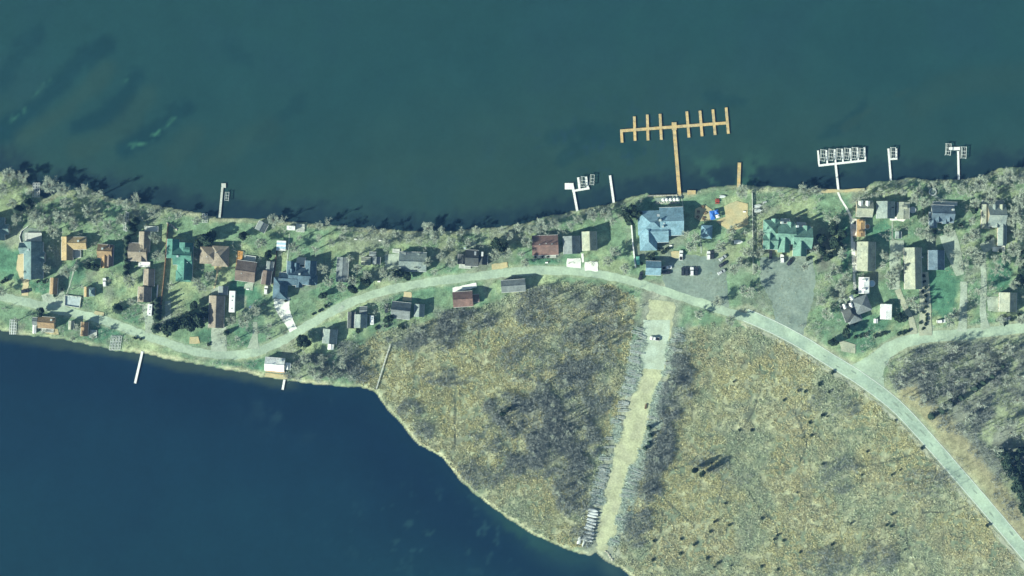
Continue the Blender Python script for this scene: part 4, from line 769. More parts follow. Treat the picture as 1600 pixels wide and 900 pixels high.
for side, x, y in TRL:
    sl = -11+rt.uniform(-14, 14); o = trailer(x, y, sl + (180 if side < 0 else 0) + (180 if rt.random() < .3 else 0), rt.uniform(.8, 1.45))
    cnt.setdefault(side, []).append((y, o))
WORDS = ['','second ','third ','fourth ','fifth ','sixth ','seventh ','eighth ','ninth ','tenth ','eleventh ','twelfth ','thirteenth ','fourteenth ','fifteenth ','sixteenth ','seventeenth ','eighteenth ','nineteenth ','twentieth ','twenty-first ','twenty-second ','twenty-third ','twenty-fourth ','twenty-fifth ','twenty-sixth ','twenty-seventh ','twenty-eighth ']
for side, L in cnt.items():
    L.sort(key=lambda t: t[0]); nm = 'right' if side > 0 else 'left'; n = len(L)
    for i, (y, o) in enumerate(L):
        o['label'] = (f'empty trailer, {WORDS[i]}from the top in the row {nm} of the gravel lane' if i < n/2 else f'empty trailer, {WORDS[n-1-i]}from the lake in the row {nm} of the gravel lane').replace('trailer, from', 'trailer first from') if max(i if i < n/2 else n-1-i, 0) < 28 else f'empty trailer midway along the row {nm} of the gravel lane'
# plain frames and sections mixed among them
for y in (548, 562, 590, 604, 628): 
    x, w = lane_x(y); place_section(x-w/2-12, y+2, -12, .8, 1, .05, 'pale frame among the trailers')
tag(MB().box(-1.6,-.55,.5,1.6,.55,.62).box(-1.5,-.5,0,-1.3,.5,.5).box(1.3,-.5,0,1.5,.5,.5).build('workbench', M['darkwood'], None, (*PX(1009,635), G+.1)), 'single dark bench standing in the middle of the gravel lane', 'bench').rotation_euler = (0,0,math.radians(75))

# ---------------------------------------------------------------- fences and walls
def panel_fence(name, label, cat, pts, panel, H, T, m_panel, m_post, part='panel'):
    a0 = PX(*pts[0]); root = empty(name, (*a0, G), label, cat)
    for (p, q) in zip(pts[:-1], pts[1:]):
        a = PX(*p); b = PX(*q); L = math.hypot(b[0]-a[0], b[1]-a[1]); n = max(1, round(L/panel)); ang = math.atan2(b[1]-a[1], b[0]-a[0])
        l = L/n; pm = MB().box(.09, -T/2, .05, l-.09, T/2, H).mesh(part, M[m_panel]); po = MB().box(-.085, -T/2-.04, 0, .085, T/2+.04, H+.12).mesh('post', M[m_post])
        for k in range(n+1):
            loc = (a[0]-a0[0]+math.cos(ang)*l*k, a[1]-a0[1]+math.sin(ang)*l*k, 0)
            o = new_obj('post', po, root, loc); o.rotation_euler = (0,0,ang)
            if k < n: o = new_obj(part, pm, root, loc); o.rotation_euler = (0,0,ang)
    return root
panel_fence('garden_fence', 'tall brown board fence left of the bright teal house', 'fence', [(263,350),(260,395),(256,440),(252,476)], 2.4, 2.2, .45, 'fencewood', 'darkwood')
panel_fence('garden_wall', 'thin white wall left of the large steel-blue lodge', 'wall', [(986.5,352),(989,385),(993,418)], 3.0, 1.3, .7, 'white', 'white', 'wall_panel')
panel_fence('garden_fence', 'long pale fence between sand court and teal villas', 'fence', [(1175,298),(1176,365),(1176.5,428)], 2.4, 1.6, .25, 'deckgrey', 'deckgrey')
panel_fence('garden_fence', 'brown fence between dark brown garage and narrow yard', 'fence', [(433,390),(430,420),(427,446)], 2.4, 2.0, .4, 'darkwood', 'darkwood')
panel_fence('garden_fence', 'short white fence strip right of grey and tan garage', 'fence', [(247,445),(245,472)], 2.4, 1.2, .6, 'white', 'white')
enc = panel_fence('walled_enclosure', 'pale walled square enclosure with grey floor above the road', 'enclosure', [(102,461),(127,464),(124.5,481),(101.5,477.5),(102,461)], 2.4, .9, .4, 'deckgrey', 'deckgrey', 'wall_panel')
fl = MB().prism([tuple(np.array(PX(*p))-np.array(PX(102,461))) for p in [(102,477.5),(124.4,480.5),(126.6,464.4),(102.5,461.6)]], .0, .05); fl.build('floor', M['galv'], enc)
panel_fence('retaining_wall', 'low pale retaining wall along north shore left of the long pier', 'wall', [(1012,306),(1035,305.5),(1058,305)], 2.4, .5, .7, 'stone', 'stone', 'wall_panel')
# white-frame terrace fence of the steep blue house
panel_fence('terrace_fence', 'curved pale terrace fence north of the steep blue house', 'fence', [(33,379),(31,370),(34,361),(44,354)], 2.0, 1.1, .3, 'white', 'white')

# ---------------------------------------------------------------- garden things
def parasol_table(): 
    r = empty('parasol_table', (0,0,0), 'x', 'table', 'white parasols in a row on the lodge terrace')
    MB().tube((0,0,0),(0,0,2.4),.05,.05,6).build('pole', M['galv'], r); MB().tube((0,0,1.95),(0,0,2.5),1.15,.03,8).build('canopy', M['white'], r); MB().tube((0,0,.7),(0,0,.76),.6,.6,10).build('tabletop', M['deckgrey'], r); return r
p0 = parasol_table()
for i, x in enumerate((1036,1041.5,1047.5,1053.5,1058.5)):
    lb = ['leftmost','second from left','middle','second from right','rightmost'][i] + ' of the five white parasols on the lodge terrace'
    if i == 0: p0.location = (*PX(x, 312.5), G+.2); p0['label'] = lb
    else: copy_thing(p0, (*PX(x, 312.5-.2*i), G+.2), 0, (.95,)*3, lb)
def picnic_table(m_='darkwood'):
    r = empty('picnic_table', (0,0,0), 'x', 'table', 'picnic tables on the tan patio')
    MB().box(-.9,-.4,.72,.9,.4,.77).build('tabletop', M[m_], r)
    for s_ in (-1, 1): MB().box(-.9, s_*.85-.15,.42,.9,s_*.85+.15,.46).build('seat', M[m_], r); MB().box(s_*.6-.06,-.9,.34,s_*.6+.06,.9,.41).box(s_*.6-.05,-.3,0,s_*.6+.05,-.2,.71).box(s_*.6-.05,.2,0,s_*.6+.05,.3,.71).build('leg', M[m_], r)
    return r
t0 = picnic_table()
for i, (x, y, lb) in enumerate([(1091,331,'upper left dark picnic table on the tan patio'),(1090,339,'lower left dark picnic table on the tan patio'),(1098,323,'topmost dark picnic table on the tan patio'),(1102,333,'right dark picnic table on the tan patio'),(1099,341,'lowest dark picnic table on the tan patio')]):
    if i == 0: t0.location = (*PX(x, y), G+.25); t0['label'] = lb
    else: copy_thing(t0, (*PX(x, y), G+.25), rt.uniform(0, 3), (1.05,)*3, lb)
rd = picnic_table('red'); rd.location = (*PX(1120.5,314.5), G+.02); rd.scale = (1.5,1.5,1.2); rd['label'] = 'small red picnic table on the lawn above the sand court'; rd['group'] = 'red garden table'
def canopy(x, y, w, h, a, mt, label):
    r = empty('canopy_tent', (*PX(x,y), G+.2), label, 'tent', None, math.radians(a)); W, H = w*S/2, h*S/2
    MB().add([(-W,-H,2.2),(W,-H,2.2),(W,H,2.2),(-W,H,2.2),(0,0,3.0),(-W,-H,2.0),(W,-H,2.0),(W,H,2.0),(-W,H,2.0)], [(0,1,4),(1,2,4),(2,3,4),(3,0,4),(0,5,6,1),(1,6,7,2),(2,7,8,3),(3,8,5,0)]).build('canopy', M[mt], r)
    for a_ in (-1, 1):
        for b_ in (-1, 1): MB().tube((a_*W*.95,b_*H*.95,0),(a_*W*.95,b_*H*.95,2.05),.05,.05,6).build('pole', M['galv'], r)
canopy(1112.5,336.5,8,14,8,'blue','larger left blue canopy tent on the tan patio'); canopy(1119,331.5,6,7,10,'blue','smaller blue canopy tent at the right of the larger'); canopy(1121,338,6,5,20,'white','small white canopy below the smaller blue tent')
def tub(x, y, r_, inner, label, nm='hot_tub', cat='hot tub', phrase=None):
    R = r_*S; o = empty(nm, (*PX(x,y), G+.02), label, cat); mb = MB(); n = 16
    vs = [(q*math.cos(2*math.pi*i/n), q*math.sin(2*math.pi*i/n), z) for q, z in ((R,0),(R,.8),(R*.78,.8),(R*.78,.55)) for i in range(n)]
    mb.add(vs, [(k*n+i, k*n+(i+1)%n, (k+1)*n+(i+1)%n, (k+1)*n+i) for k in range(3) for i in range(n)]).build('rim', M['alu'], o)
    MB().tube((0,0,.3),(0,0,.56),R*.78,R*.78,16).build('basin_fill', M[inner], o)
    if phrase: SITES.append((phrase, x, y, r_))
tub(1426,328,5.2,'alu','pale round tub right of the plain cream cabin'); tub(1362,443,5.5,'paleblue','white and pale blue octagonal tub right of the white-roofed annex'); tub(1457,300,6,'lot','round stone fire pit at the end of curved path', 'fire_pit', 'fire pit'); tub(1355,354,4.6,'orangewood','round orange-brown tub right of the orange-roofed cabin')
tag(MB().box(-2.6,-1.1,0,2.6,1.1,2.3).build('dumpster', M['teal'], None, (*PX(996.5,407), G+.02), bevel=.15), 'teal metal container beside the white wall', 'container').rotation_euler = (0,0,math.radians(94))
def bench_set(x, y, lb, mt='white'):
    r = empty('garden_bench', (*PX(x,y), G+.02), lb, 'seat'); MB().box(-.9,-.4,.4,.9,.3,.5).build('seat', M[mt], r); MB().box(-.9,.31,.4,.9,.42,1.0).build('backrest', M[mt], r)
    for s_ in (-1,1): MB().box(s_*.8-.06,-.36,0,s_*.8+.06,.28,.39).build('leg', M[mt], r)
for x, y, lb in [(854,410.5,'white garden bench on the small green lawn by the road'),(564,373,'left white garden bench on the dry lawn near the shore'),(594,376,'right white garden bench on the dry lawn near the shore'),(556,374,'white garden bench close to the pair by the shore'),(592,440,'white garden bench by the roadside below square huts'),(387,452,'white garden bench on patio of the dark brown house'),(1440,402,'white garden bench on grass left of the slate-blue barn'),(1163,331,'pale bench on the right edge of sand court'),(1048,384,'white garden bench on the lodge front lawn')]:
    bench_set(x, y, lb)
bx = MB().box(-.8,-.8,0,.8,.8,.9).mesh('crate', M['blue'], bevel=.08); tag(new_obj('crate', bx, None, (*PX(392,480), G)), 'dark blue covered crate on grass by the long white camper', 'crate')
def rock_pile(x, y, n, spread, lb, cat='rocks'):
    r = empty('rock_row', (*PX(x,y), G), lb, cat)
    for k in range(n):
        q = rt.uniform(.35,.8); pts = []
        for z, s_ in ((0,1),(q*.5,.9),(q*.9,.5)):
            for i in range(6): t = i*math.pi/3+rt.uniform(-.3,.3); pts.append((q*s_*math.cos(t)*rt.uniform(.8,1.2), q*s_*math.sin(t)*rt.uniform(.8,1.2), z))
        o = MB().add(pts, [(0,1,2,3,4,5)[::-1], (12,13,14,15,16,17)]+[(6*a+i,6*a+(i+1)%6,6*a+6+(i+1)%6,6*a+6+i) for a in (0,1) for i in range(6)]).build('rock', M['stone'], r)
        o.location = (spread[0]*S*(k/(n-1)-.5)+rt.uniform(-.4,.4), -spread[1]*S*(k/(n-1)-.5)+rt.uniform(-.4,.4), 0)
rock_pile(1044,316.5,18,(34,-1),'row of pale boulders edging the lodge terrace'); rock_pile(270,354,10,(14,10),'scatter of pale boulders at the top of the brown fence'); rock_pile(952,868,9,(10,14),'boulders on the right bank of the lane inlet')
# ---------------------------------------------------------------- trees
def tube_np(V, F, a, b, r0, r1, n=4):
    a = np.array(a, float); b = np.array(b, float); d = b-a; d /= (np.linalg.norm(d)+1e-9)
    up = np.array([0,0,1.]) if abs(d[2]) < .9 else np.array([1.,0,0]); r = np.cross(d, up); r /= np.linalg.norm(r); u = np.cross(r, d); k = len(V)
    for p, q in ((a, r0), (b, r1)):
        for i in range(n): t = 2*math.pi*i/n; V.append(p + r*q*math.cos(t) + u*q*math.sin(t))
    for i in range(n): F.append((k+i, k+(i+1)%n, k+n+(i+1)%n)); F.append((k+i, k+n+(i+1)%n, k+n+i))
def bare_tree(seed, R=4.6, H=11, twigs=2100, limbs=13, steep=(.25,.9)):
    g = np.random.RandomState(seed); V = []; F = []; tv = []; tf = []
    lean = g.uniform(-.5, .5, 2); pts = [np.array([0,0,-.2]), np.array([lean[0]*.3, lean[1]*.3, H*.3]), np.array([lean[0]*.8, lean[1]*.8, H*.62]), np.array([lean[0], lean[1], H*.93])]
    rr = [.34, .25, .15, .04]
    for i in range(3): tube_np(V, F, pts[i], pts[i+1], rr[i], rr[i+1], 6)
    ends = []
    for k in range(limbs):
        t = g.uniform(.28, .85); z = H*t; base = np.array([lean[0]*t, lean[1]*t, z]); az = 2*math.pi*(k/limbs)+g.uniform(-.4,.4); el = g.uniform(*steep)
        L = R*g.uniform(.65, 1.1)*(1.15-.45*t); d = np.array([math.cos(az)*math.cos(el), math.sin(az)*math.cos(el), math.sin(el)])
        mid = base + d*L*.5 + g.uniform(-.3,.3,3); end = base + d*L + np.array([0,0,.4])
        tube_np(V, F, base, mid, .12, .08, 4); tube_np(V, F, mid, end, .08, .03, 4); ends.append((mid, end))
        for j in range(4):
            s0 = base*(1-(.35+.18*j)) + end*(.35+.18*j); dd = d*.6 + g.normal(0, .55, 3); dd[2] = abs(dd[2])*.6+.15; dd /= np.linalg.norm(dd)
            e2 = s0 + dd*R*g.uniform(.25, .5); tube_np(V, F, s0, e2, .05, .02, 3); ends.append((s0, e2))
    for k in range(twigs):
        a, b = ends[g.randint(len(ends))]; p = a + (b-a)*g.uniform(.15, 1.1) + g.normal(0,.28,3); out = p - np.array([lean[0], lean[1], H*.45]); out /= (np.linalg.norm(out)+1e-6)
        d = out*.55 + g.normal(0, .6, 3); d /= np.linalg.norm(d); L = g.uniform(.5, 1.35); w = g.uniform(.06, .125); s_ = np.cross(d, g.normal(0, 1, 3)); s_ /= np.linalg.norm(s_)
        i = len(tv); tv += [p - s_*w, p + s_*w, p + d*L]; tf.append((i, i+1, i+2))
    return arr_mesh('trunk', V, F, [M['bark']]), arr_mesh('crown', tv, tf, [M['twig']])
def conifer(seed, R=2.4, H=9):
    g = np.random.RandomState(seed); V = []; F = []; tv = []; tf = []
    tube_np(V, F, (0,0,-.2), (0,0,H*.92), .22, .03, 6); nt = 13
    for t in range(nt):
        z = H*(.08+.9*t/nt); r = R*(1-t/nt)**.85*g.uniform(.85, 1.1)+.15; n = 15 if t < 9 else 9
        for k in range(n):
            az = 2*math.pi*(k+g.uniform(-.4,.4))/n; rr = r*g.uniform(.7, 1.15); w = rr*.24+.08; c, s_ = math.cos(az), math.sin(az); dz = -rr*g.uniform(.15,.42); i = len(tv)
            tv += [np.array([0,0,z+.25]), np.array([c*rr*.6-s_*w, s_*rr*.6+c*w, z+dz*.5]), np.array([c*rr, s_*rr, z+dz]), np.array([c*rr*.6+s_*w, s_*rr*.6-c*w, z+dz*.5])]
            tf += [(i,i+1,i+2), (i,i+2,i+3)]
    return arr_mesh('trunk', V, F, [M['bark']]), arr_mesh('crown', tv, tf, [M['needle']])
def leafy(seed, R=2.2, H=3.2, n=620, m_='leaf', size=.42, stem=.4):
    g = np.random.RandomState(seed); V = []; F = []; tv = []; tf = []
    tube_np(V, F, (0,0,-.1), (0,0,H*.6), .12, .05, 5)
    cl = [np.array([g.uniform(-.6,.6)*R, g.uniform(-.6,.6)*R, H*g.uniform(stem,.8)]) for _ in range(9)]
    for k in range(n):
        c = cl[g.randint(9)]; d = g.normal(0, 1, 3); d /= np.linalg.norm(d); p = c + d*np.array([R*.5, R*.5, H*.24])*g.uniform(.6, 1.05)
        p[2] = max(.1, p[2]); a = g.normal(0,1,3); a /= np.linalg.norm(a); b = np.cross(a, d+g.normal(0,.4,3)); b /= (np.linalg.norm(b)+1e-6); s_ = size*g.uniform(.6, 1.2); i = len(tv)
        tv += [p+a*s_, p+b*s_*.7, p-a*s_, p-b*s_*.7]; tf += [(i,i+1,i+2), (i,i+2,i+3)]
    return arr_mesh('trunk', V, F, [M['bark']]), arr_mesh('crown', tv, tf, [M[m_]])
PROTO = {}
PROTO['bare'] = [bare_tree(s) for s in range(1, 7)]
PROTO['thin'] = [bare_tree(s, R=3.0, H=11, twigs=520, limbs=8) for s in range(20, 25)]
PROTO['wisp'] = [bare_tree(s, R=2.8, H=12, twigs=230, limbs=7, steep=(.5,1.2)) for s in range(30, 35)]
PROTO['con'] = [conifer(s) for s in range(40, 44)]
PROTO['pine'] = [leafy(s, R=3.0, H=9, n=1500, m_='needle', size=.5, stem=.3) for s in range(50, 53)]
PROTO['bush'] = [leafy(s, R=1.3, H=1.9, n=330, m_='leaf', size=.32) for s in range(60, 63)]
BASE_R = dict(bare=4.6, thin=3.2, wisp=2.6, con=2.3, pine=3.1, bush=1.45)
LOOK = dict(wisp='tall wispy bare tree', bare='leafless grey tree', thin='thin leafless tree', con='dark pointed conifer', pine='dark bushy evergreen tree', bush='low dark shrub')
NM = dict(wisp='bare_tree', bare='bare_tree', thin='bare_tree', con='conifer_tree', pine='evergreen_tree', bush='shrub')
GRP = dict(wisp='tall wispy bare trees in brush and yards', bare='leafless trees around the houses and shore', thin='thin leafless trees around the houses', con='pointed conifers', pine='bushy evergreens', bush='low shrubs in gardens and along drives')
trg = random.Random(77)
def tree(kind, x, y, r, hk=1.0, look=None, group=None):
    tm, cm = trg.choice(PROTO[kind]); s_ = r*S/BASE_R[kind]
    o = empty(NM[kind], (*PX(x, y), G), 'x', 'shrub' if kind == 'bush' else 'tree', group or GRP[kind], trg.uniform(0, 6.28)); o.scale = (s_, s_, s_*hk if kind in ('con',) else (s_*.45+.55)*hk if kind != 'bush' else s_*hk)
    new_obj('trunk', tm, o); new_obj('crown', cm, o); near_label(o, look or LOOK[kind], x, y); return o
T = []
for x, y, r in [(17,274,13),(41,278,11),(80,290,15),(100,296,11),(133,300,12),(162,303,8),(50,300,8),(75,348,13),(96,340,13),(112,338,10),(88,360,12),(66,352,9),(205,320,11),(190,318,8),(215,309,8),(24,318,9),
   (237,332,8),(282,338,8),(310,345,9),(428,344,11),(445,345,7),(515,347,7),(500,352,8),(540,360,8),(580,360,8),(600,362,7),(668,356,11),(640,372,9),(690,360,8),(720,362,7),(745,360,8),(620,366,7),(565,372,7),(655,378,7),
   (845,354,14),(866,350,11),(828,360,9),(808,356,8),(795,368,9),(783,360,7),(903,343,9),(925,338,10),(945,334,11),(955,345,8),(890,352,8),(1158,300,11),(1252,296,9),(1268,298,8),(1255,310,6),(1278,300,7),
   (1530,287,13),(1572,277,15),(1592,312,17),(1546,300,10),(1558,285,9),(1454,290,8),(1478,292,9),(1500,297,9),(1515,300,9),(1432,300,9),(1596,280,11),(1580,335,12),(1595,350,12),(1588,368,11),(1520,318,9),(1425,310,9),(1410,300,7),
   (1313,398,11),(1302,420,10),(1310,445,12),(1313,465,10),(1300,345,9),(1320,432,8),(1292,432,9),
   (1505,375,9),(1520,365,10),(1514,345,8),(1515,395,12),(1525,410,11),(1440,345,9),(1435,365,10),(1450,372,9),(1500,415,10),(1556,420,10),(1552,405,8),(1590,410,10),(1580,445,9),
   (385,500,12),(400,485,10),(365,500,9),(330,475,10),(318,450,9),(270,445,8),(205,440,10),(210,470,8),(160,410,9),(120,420,8),(105,425,10),(76,420,7),
   (560,420,9),(575,430,9),(552,440,9),(600,425,10),(615,432,10),(535,448,9),(548,405,8),(690,400,8),(705,410,9),(668,410,9),(680,425,7),(775,398,10),(790,392,11),(815,398,8),(822,378,10),(762,425,8),
   (960,395,10),(950,408,9),(975,420,9),(1085,372,9),(1078,385,10),(1070,365,8),(1125,385,10),(1140,360,9),(1165,395,10),(1158,410,11),(1145,420,9),(1172,380,9),(1185,365,8),(1183,395,9),(1180,420,9),(1270,388,8),(1255,418,8),
   (1385,430,9),(1400,420,9),(1375,415,8),(1390,445,9),(1400,400,8),(1420,470,10),(1430,480,9),(1480,500,11),(1490,490,9),(1560,500,9),(1590,500,10),(1545,450,7),(1525,455,8),(520,380,7),(495,390,8),(500,372,7),(535,370,7),(470,372,6),
   (30,470,9),(5,455,9),(30,500,6),(70,485,6),(150,525,6),(125,512,8),(118,528,6),(465,575,9),(478,560,10),(490,580,9),(500,590,8),(470,590,7),(520,585,9),(535,570,8),(550,590,7),
   (1030,455,10),(1120,470,10),(1165,455,11),(1280,470,10),(1290,490,10),(1090,490,9),(1140,500,9),
   (58,338,12),(120,350,11),(140,332,11),(155,345,10),(172,352,10),(108,318,11),(125,375,9),(192,345,9),(30,345,10),(8,296,12),(245,372,9),(248,400,9),(310,440,9),(330,432,9),(410,380,9),(460,388,9),(505,420,9),(515,440,9),(605,380,9),(680,372,10),(705,378,9),(735,380,9),(820,410,9),(1480,362,10),(1515,370,11),(1528,398,10),(1575,345,11),(1580,390,12),(1585,330,12),(1545,312,10),(1440,318,10),(1445,362,9),(1380,400,9),(1392,432,9),(1565,405,10)]:
    T.append(('bare' if r > 8.5 else trg.choice(['thin','wisp']), x, y, r))
for x, y, r in [(45,318,9),(29,328,9),(184,482,9),(247,470,7),(247,479,7),(247,488,7),(246,497,7),(244,513,8),(200,381,6),(199,390,6),(198,399,6),(199,408,6),(198,418,6),(197,428,6),(199,373,6),(1455,650,6),(1470,641,7),(1486,630,6),(1500,622,6),(1522,606,7),(1534,598,6),(1548,588,6),(1565,572,5),(207,360,8),(212,346,8),(204,352,7),(350,508,5),(354,520,5),(352,490,5),(1014,668,4.5),(1016,680,4.5),(1014,692,4),(1008,700,4)]:
    T.append(('con', x, y, r))
for x, y, r in [(270,510,12),(283,505,11),(298,503,13),(312,500,12),(262,515,8),(322,488,8),(305,478,7),(322,375,12),(312,382,9),(331,370,9),(66,487,7),(478,535,10),(474,528,8),(382,370,8),(420,398,7),(975,335,9),(985,328,9),(992,335,9),(981,345,8),(1000,326,7),(1283,372,9),(1281,390,8),(1300,358,10),(1312,366,9),(1300,378,11),(1311,388,8),(1292,402,8),(1405,497,9),(607,499,8),(618,492,7),(775,382,9),(787,386,8),(1450,345,6),(1437,335,7),(1520,330,7),(1595,420,9),(1590,438,9),(1598,400,9),(150,418,8),(140,414,7),(622,428,9),(635,432,8),(572,440,8),(553,452,8),  # evergreens left of the white footpath stand in for shadow-dark leafless trees
   (1562,705,11),(1570,720,12),(1577,738,12),(1584,756,12),(1592,772,12),(1598,750,11),(1590,730,10),(1582,712,10),(1597,795,11),(1600,780,9),(1595,705,9),(795,640,5),(785,646,5),(497,458,6),(505,462,7),(350,455,6),(1300,535,7),(1320,520,8),(1040,505,0)]:
    if r: T.append(('pine', x, y, r))
for x, y, r in [(1344,525,4),(1352,523,4),(1336,527,3.5),(1367,525,4),(1375,523,4),(1383,521,3.5),(1404,522,4),(1412,520,4),(1418,517,3.5),(1443,431,3.2),(1444,440,3),(1446,449,3.2),(1441,455,3),(1446,462,3.2),(1447,471,3),(1446,480,3.2),(1442,488,3),(1447,492,3.2),(1447,499,3.2),(1438,504,3.2),(1446,506,3.2),(1442,513,3),
   (588,512,4),(604,509,4),(626,510,5),(631,512,4),(560,517,5),(330,465,3),(97,452,3),(70,440,4),(85,462,3),(60,440,3),(5,440,4),(10,436,5),(130,486,3),(220,530,3),(212,528,3),(262,524,3),(326,538,3),(510,478,4),(500,485,3.5),(490,490,3),(447,470,3),(1002,412,3.5),(1028,390,4),(1035,395,4),(1042,390,4),(1020,398,4),(1014,402,3.5),(1022,405,3.5),(1224,396,3),(1262,405,4),(1275,410,4),(1335,348,2.5),(1334,371,2.5),(1339,452,2.5),(1338,458,2.5),(1337,505,4),(1325,510,4),(1460,362,4),(1500,352,4),(1545,372,4),(1562,392,4),(1558,500,4),(1566,495,4),(1580,500,4),(1568,506,4),(1592,492,4),(848,402,2.5),(856,402,2.5),(836,402,2.5),(934,425,3),(1175,672,3),(1280,600,4),(1440,700,3),(1475,700,3),
   (1155,672,2.5),(1265,660,3),(1268,680,3),(1286,725,3),(1140,820,3),(1190,810,3),(1117,815,3),(1110,830,3),(1105,872,3.5),(1122,880,3.5),(1190,885,3),(1215,890,3),(1250,862,3),(1210,842,3),(1300,850,3),(1065,842,3),(1085,850,3.5),(1063,865,3.5),(1020,875,3),(1248,610,3),(1258,612,3),(1300,582,3.5),(1385,820,3),(1392,822,3),(1350,580,3)]:
    T.append(('bush', x, y, r))
# the trees that stand out along the brush and the right-hand wood
for x0, y0, x1, y1, n, k, rr in [(1400,560,1480,640,14,'wisp',(5,8)),(1470,540,1600,600,20,'wisp',(5,8)),(1500,620,1600,690,12,'wisp',(5,8)),(1540,640,1600,740,8,'thin',(6,9)),(820,450,990,560,12,'wisp',(4,7)),(640,500,740,532,7,'wisp',(4,7)),(800,590,930,740,11,'wisp',(4,6)),(860,660,930,790,4,'wisp',(4,6)),(470,550,560,600,6,'wisp',(4,7)),(370,475,440,530,5,'wisp',(5,7)),(1020,560,1070,640,4,'thin',(5,7)),(1000,690,1030,790,3,'thin',(4,6))]:
    for _ in range(n):
        x, y = trg.uniform(x0, x1), trg.uniform(y0, y1)
        lx, lw = lane_x(y)
        if abs(x-lx) < lw/2+14 and y < 860: continue
        T.append((k, x, y, trg.uniform(*rr)))
SITES.append(('highway bend', 1350, 590, 6)); SITES += [('inlet', 936, 872, 4), ('pair of evergreens', 1090, 736, 8), ('wide lane bend', 985, 690, 10), ('marsh top corner', 1290, 590, 8), ('lowest highway stretch', 1575, 830, 8), ('bottom marsh edge', 1200, 896, 8), ('middle of the marsh', 1260, 740, 8), ('straight highway stretch', 1450, 690, 8), ('road junction', 1390, 575, 8), ('side road', 1590, 513, 8)]; SITES.append(('lane-side brush', 880, 650, 40)); SITES.append(('right-hand wood', 1540, 620, 40))
allroads = [(catmull(ROAD, 3), 10), (catmull(HIGH, 3), 13), (catmull(SIDE, 3), 10)]
for k, x, y, r in T:
    if k != 'bush' and any(b[0]-1 < x < b[2]+1 and b[1]-1 < y < b[3]+1 for b in HB): continue
    if any(float(seg_dist(np.array([float(x)]), np.array([float(y)]), pts)[0]) < w*.8 for pts, w in allroads): continue
    tree(k, x, y, r, trg.uniform(.8, 1.05)*(.72 if k in ('bare','thin') and float(seg_dist(np.array([PX(x,y)[0]]), np.array([PX(x,y)[1]]), LAND, True)[0]) < 9 and y < 400 else 1))

# ---------------------------------------------------------------- brush thickets and marsh reeds (nobody could count them)
def in_water(X, Y): return ~inside(X, Y, LAND) | (seg_dist(X, Y, LAND, True) < 1.4)
def scatter_px(n, x0, x1, y0, y1, seed):
    g = np.random.RandomState(seed); return g.uniform(x0, x1, n), g.uniform(y0, y1, n), g
def road_clear(x, y):
    ok = np.ones(len(x), bool)
    for pts, w in allroads: ok &= seg_dist(x, y, pts) > w*.95+2
    lx = np.interp(y, [p[1] for p in LANE], [p[0] for p in LANE]); lw = np.interp(y, [p[1] for p in LANE], LANE_W)
    return ok & ((np.abs(x-lx) > lw/2+4) | (y > 862)), np.abs(x-lx)-lw/2
HBA = np.array(HB)
def house_clear(x, y):
    ok = np.ones(len(x), bool)
    for b in HB: ok &= ~((x > b[0]-2) & (x < b[2]+2) & (y > b[1]-2) & (y < b[3]+2))
    return ok
def soup(name, P, D, W, L, cols, m):
    """thin triangles: base points P, direction D, half width W, length L"""
    g = np.random.RandomState(3); s_ = np.cross(D, g.normal(0, 1, P.shape)); s_ /= np.linalg.norm(s_, axis=1, keepdims=True)+1e-9
    V = np.stack([P-s_*W[:,None], P+s_*W[:,None], P+D*L[:,None]], 1).reshape(-1, 3); F = np.arange(len(V)).reshape(-1, 3)
    me = arr_mesh(name, V, F, [m]); point_color(me, np.repeat(cols, 3, axis=0)); return stuff(new_obj(name, me))
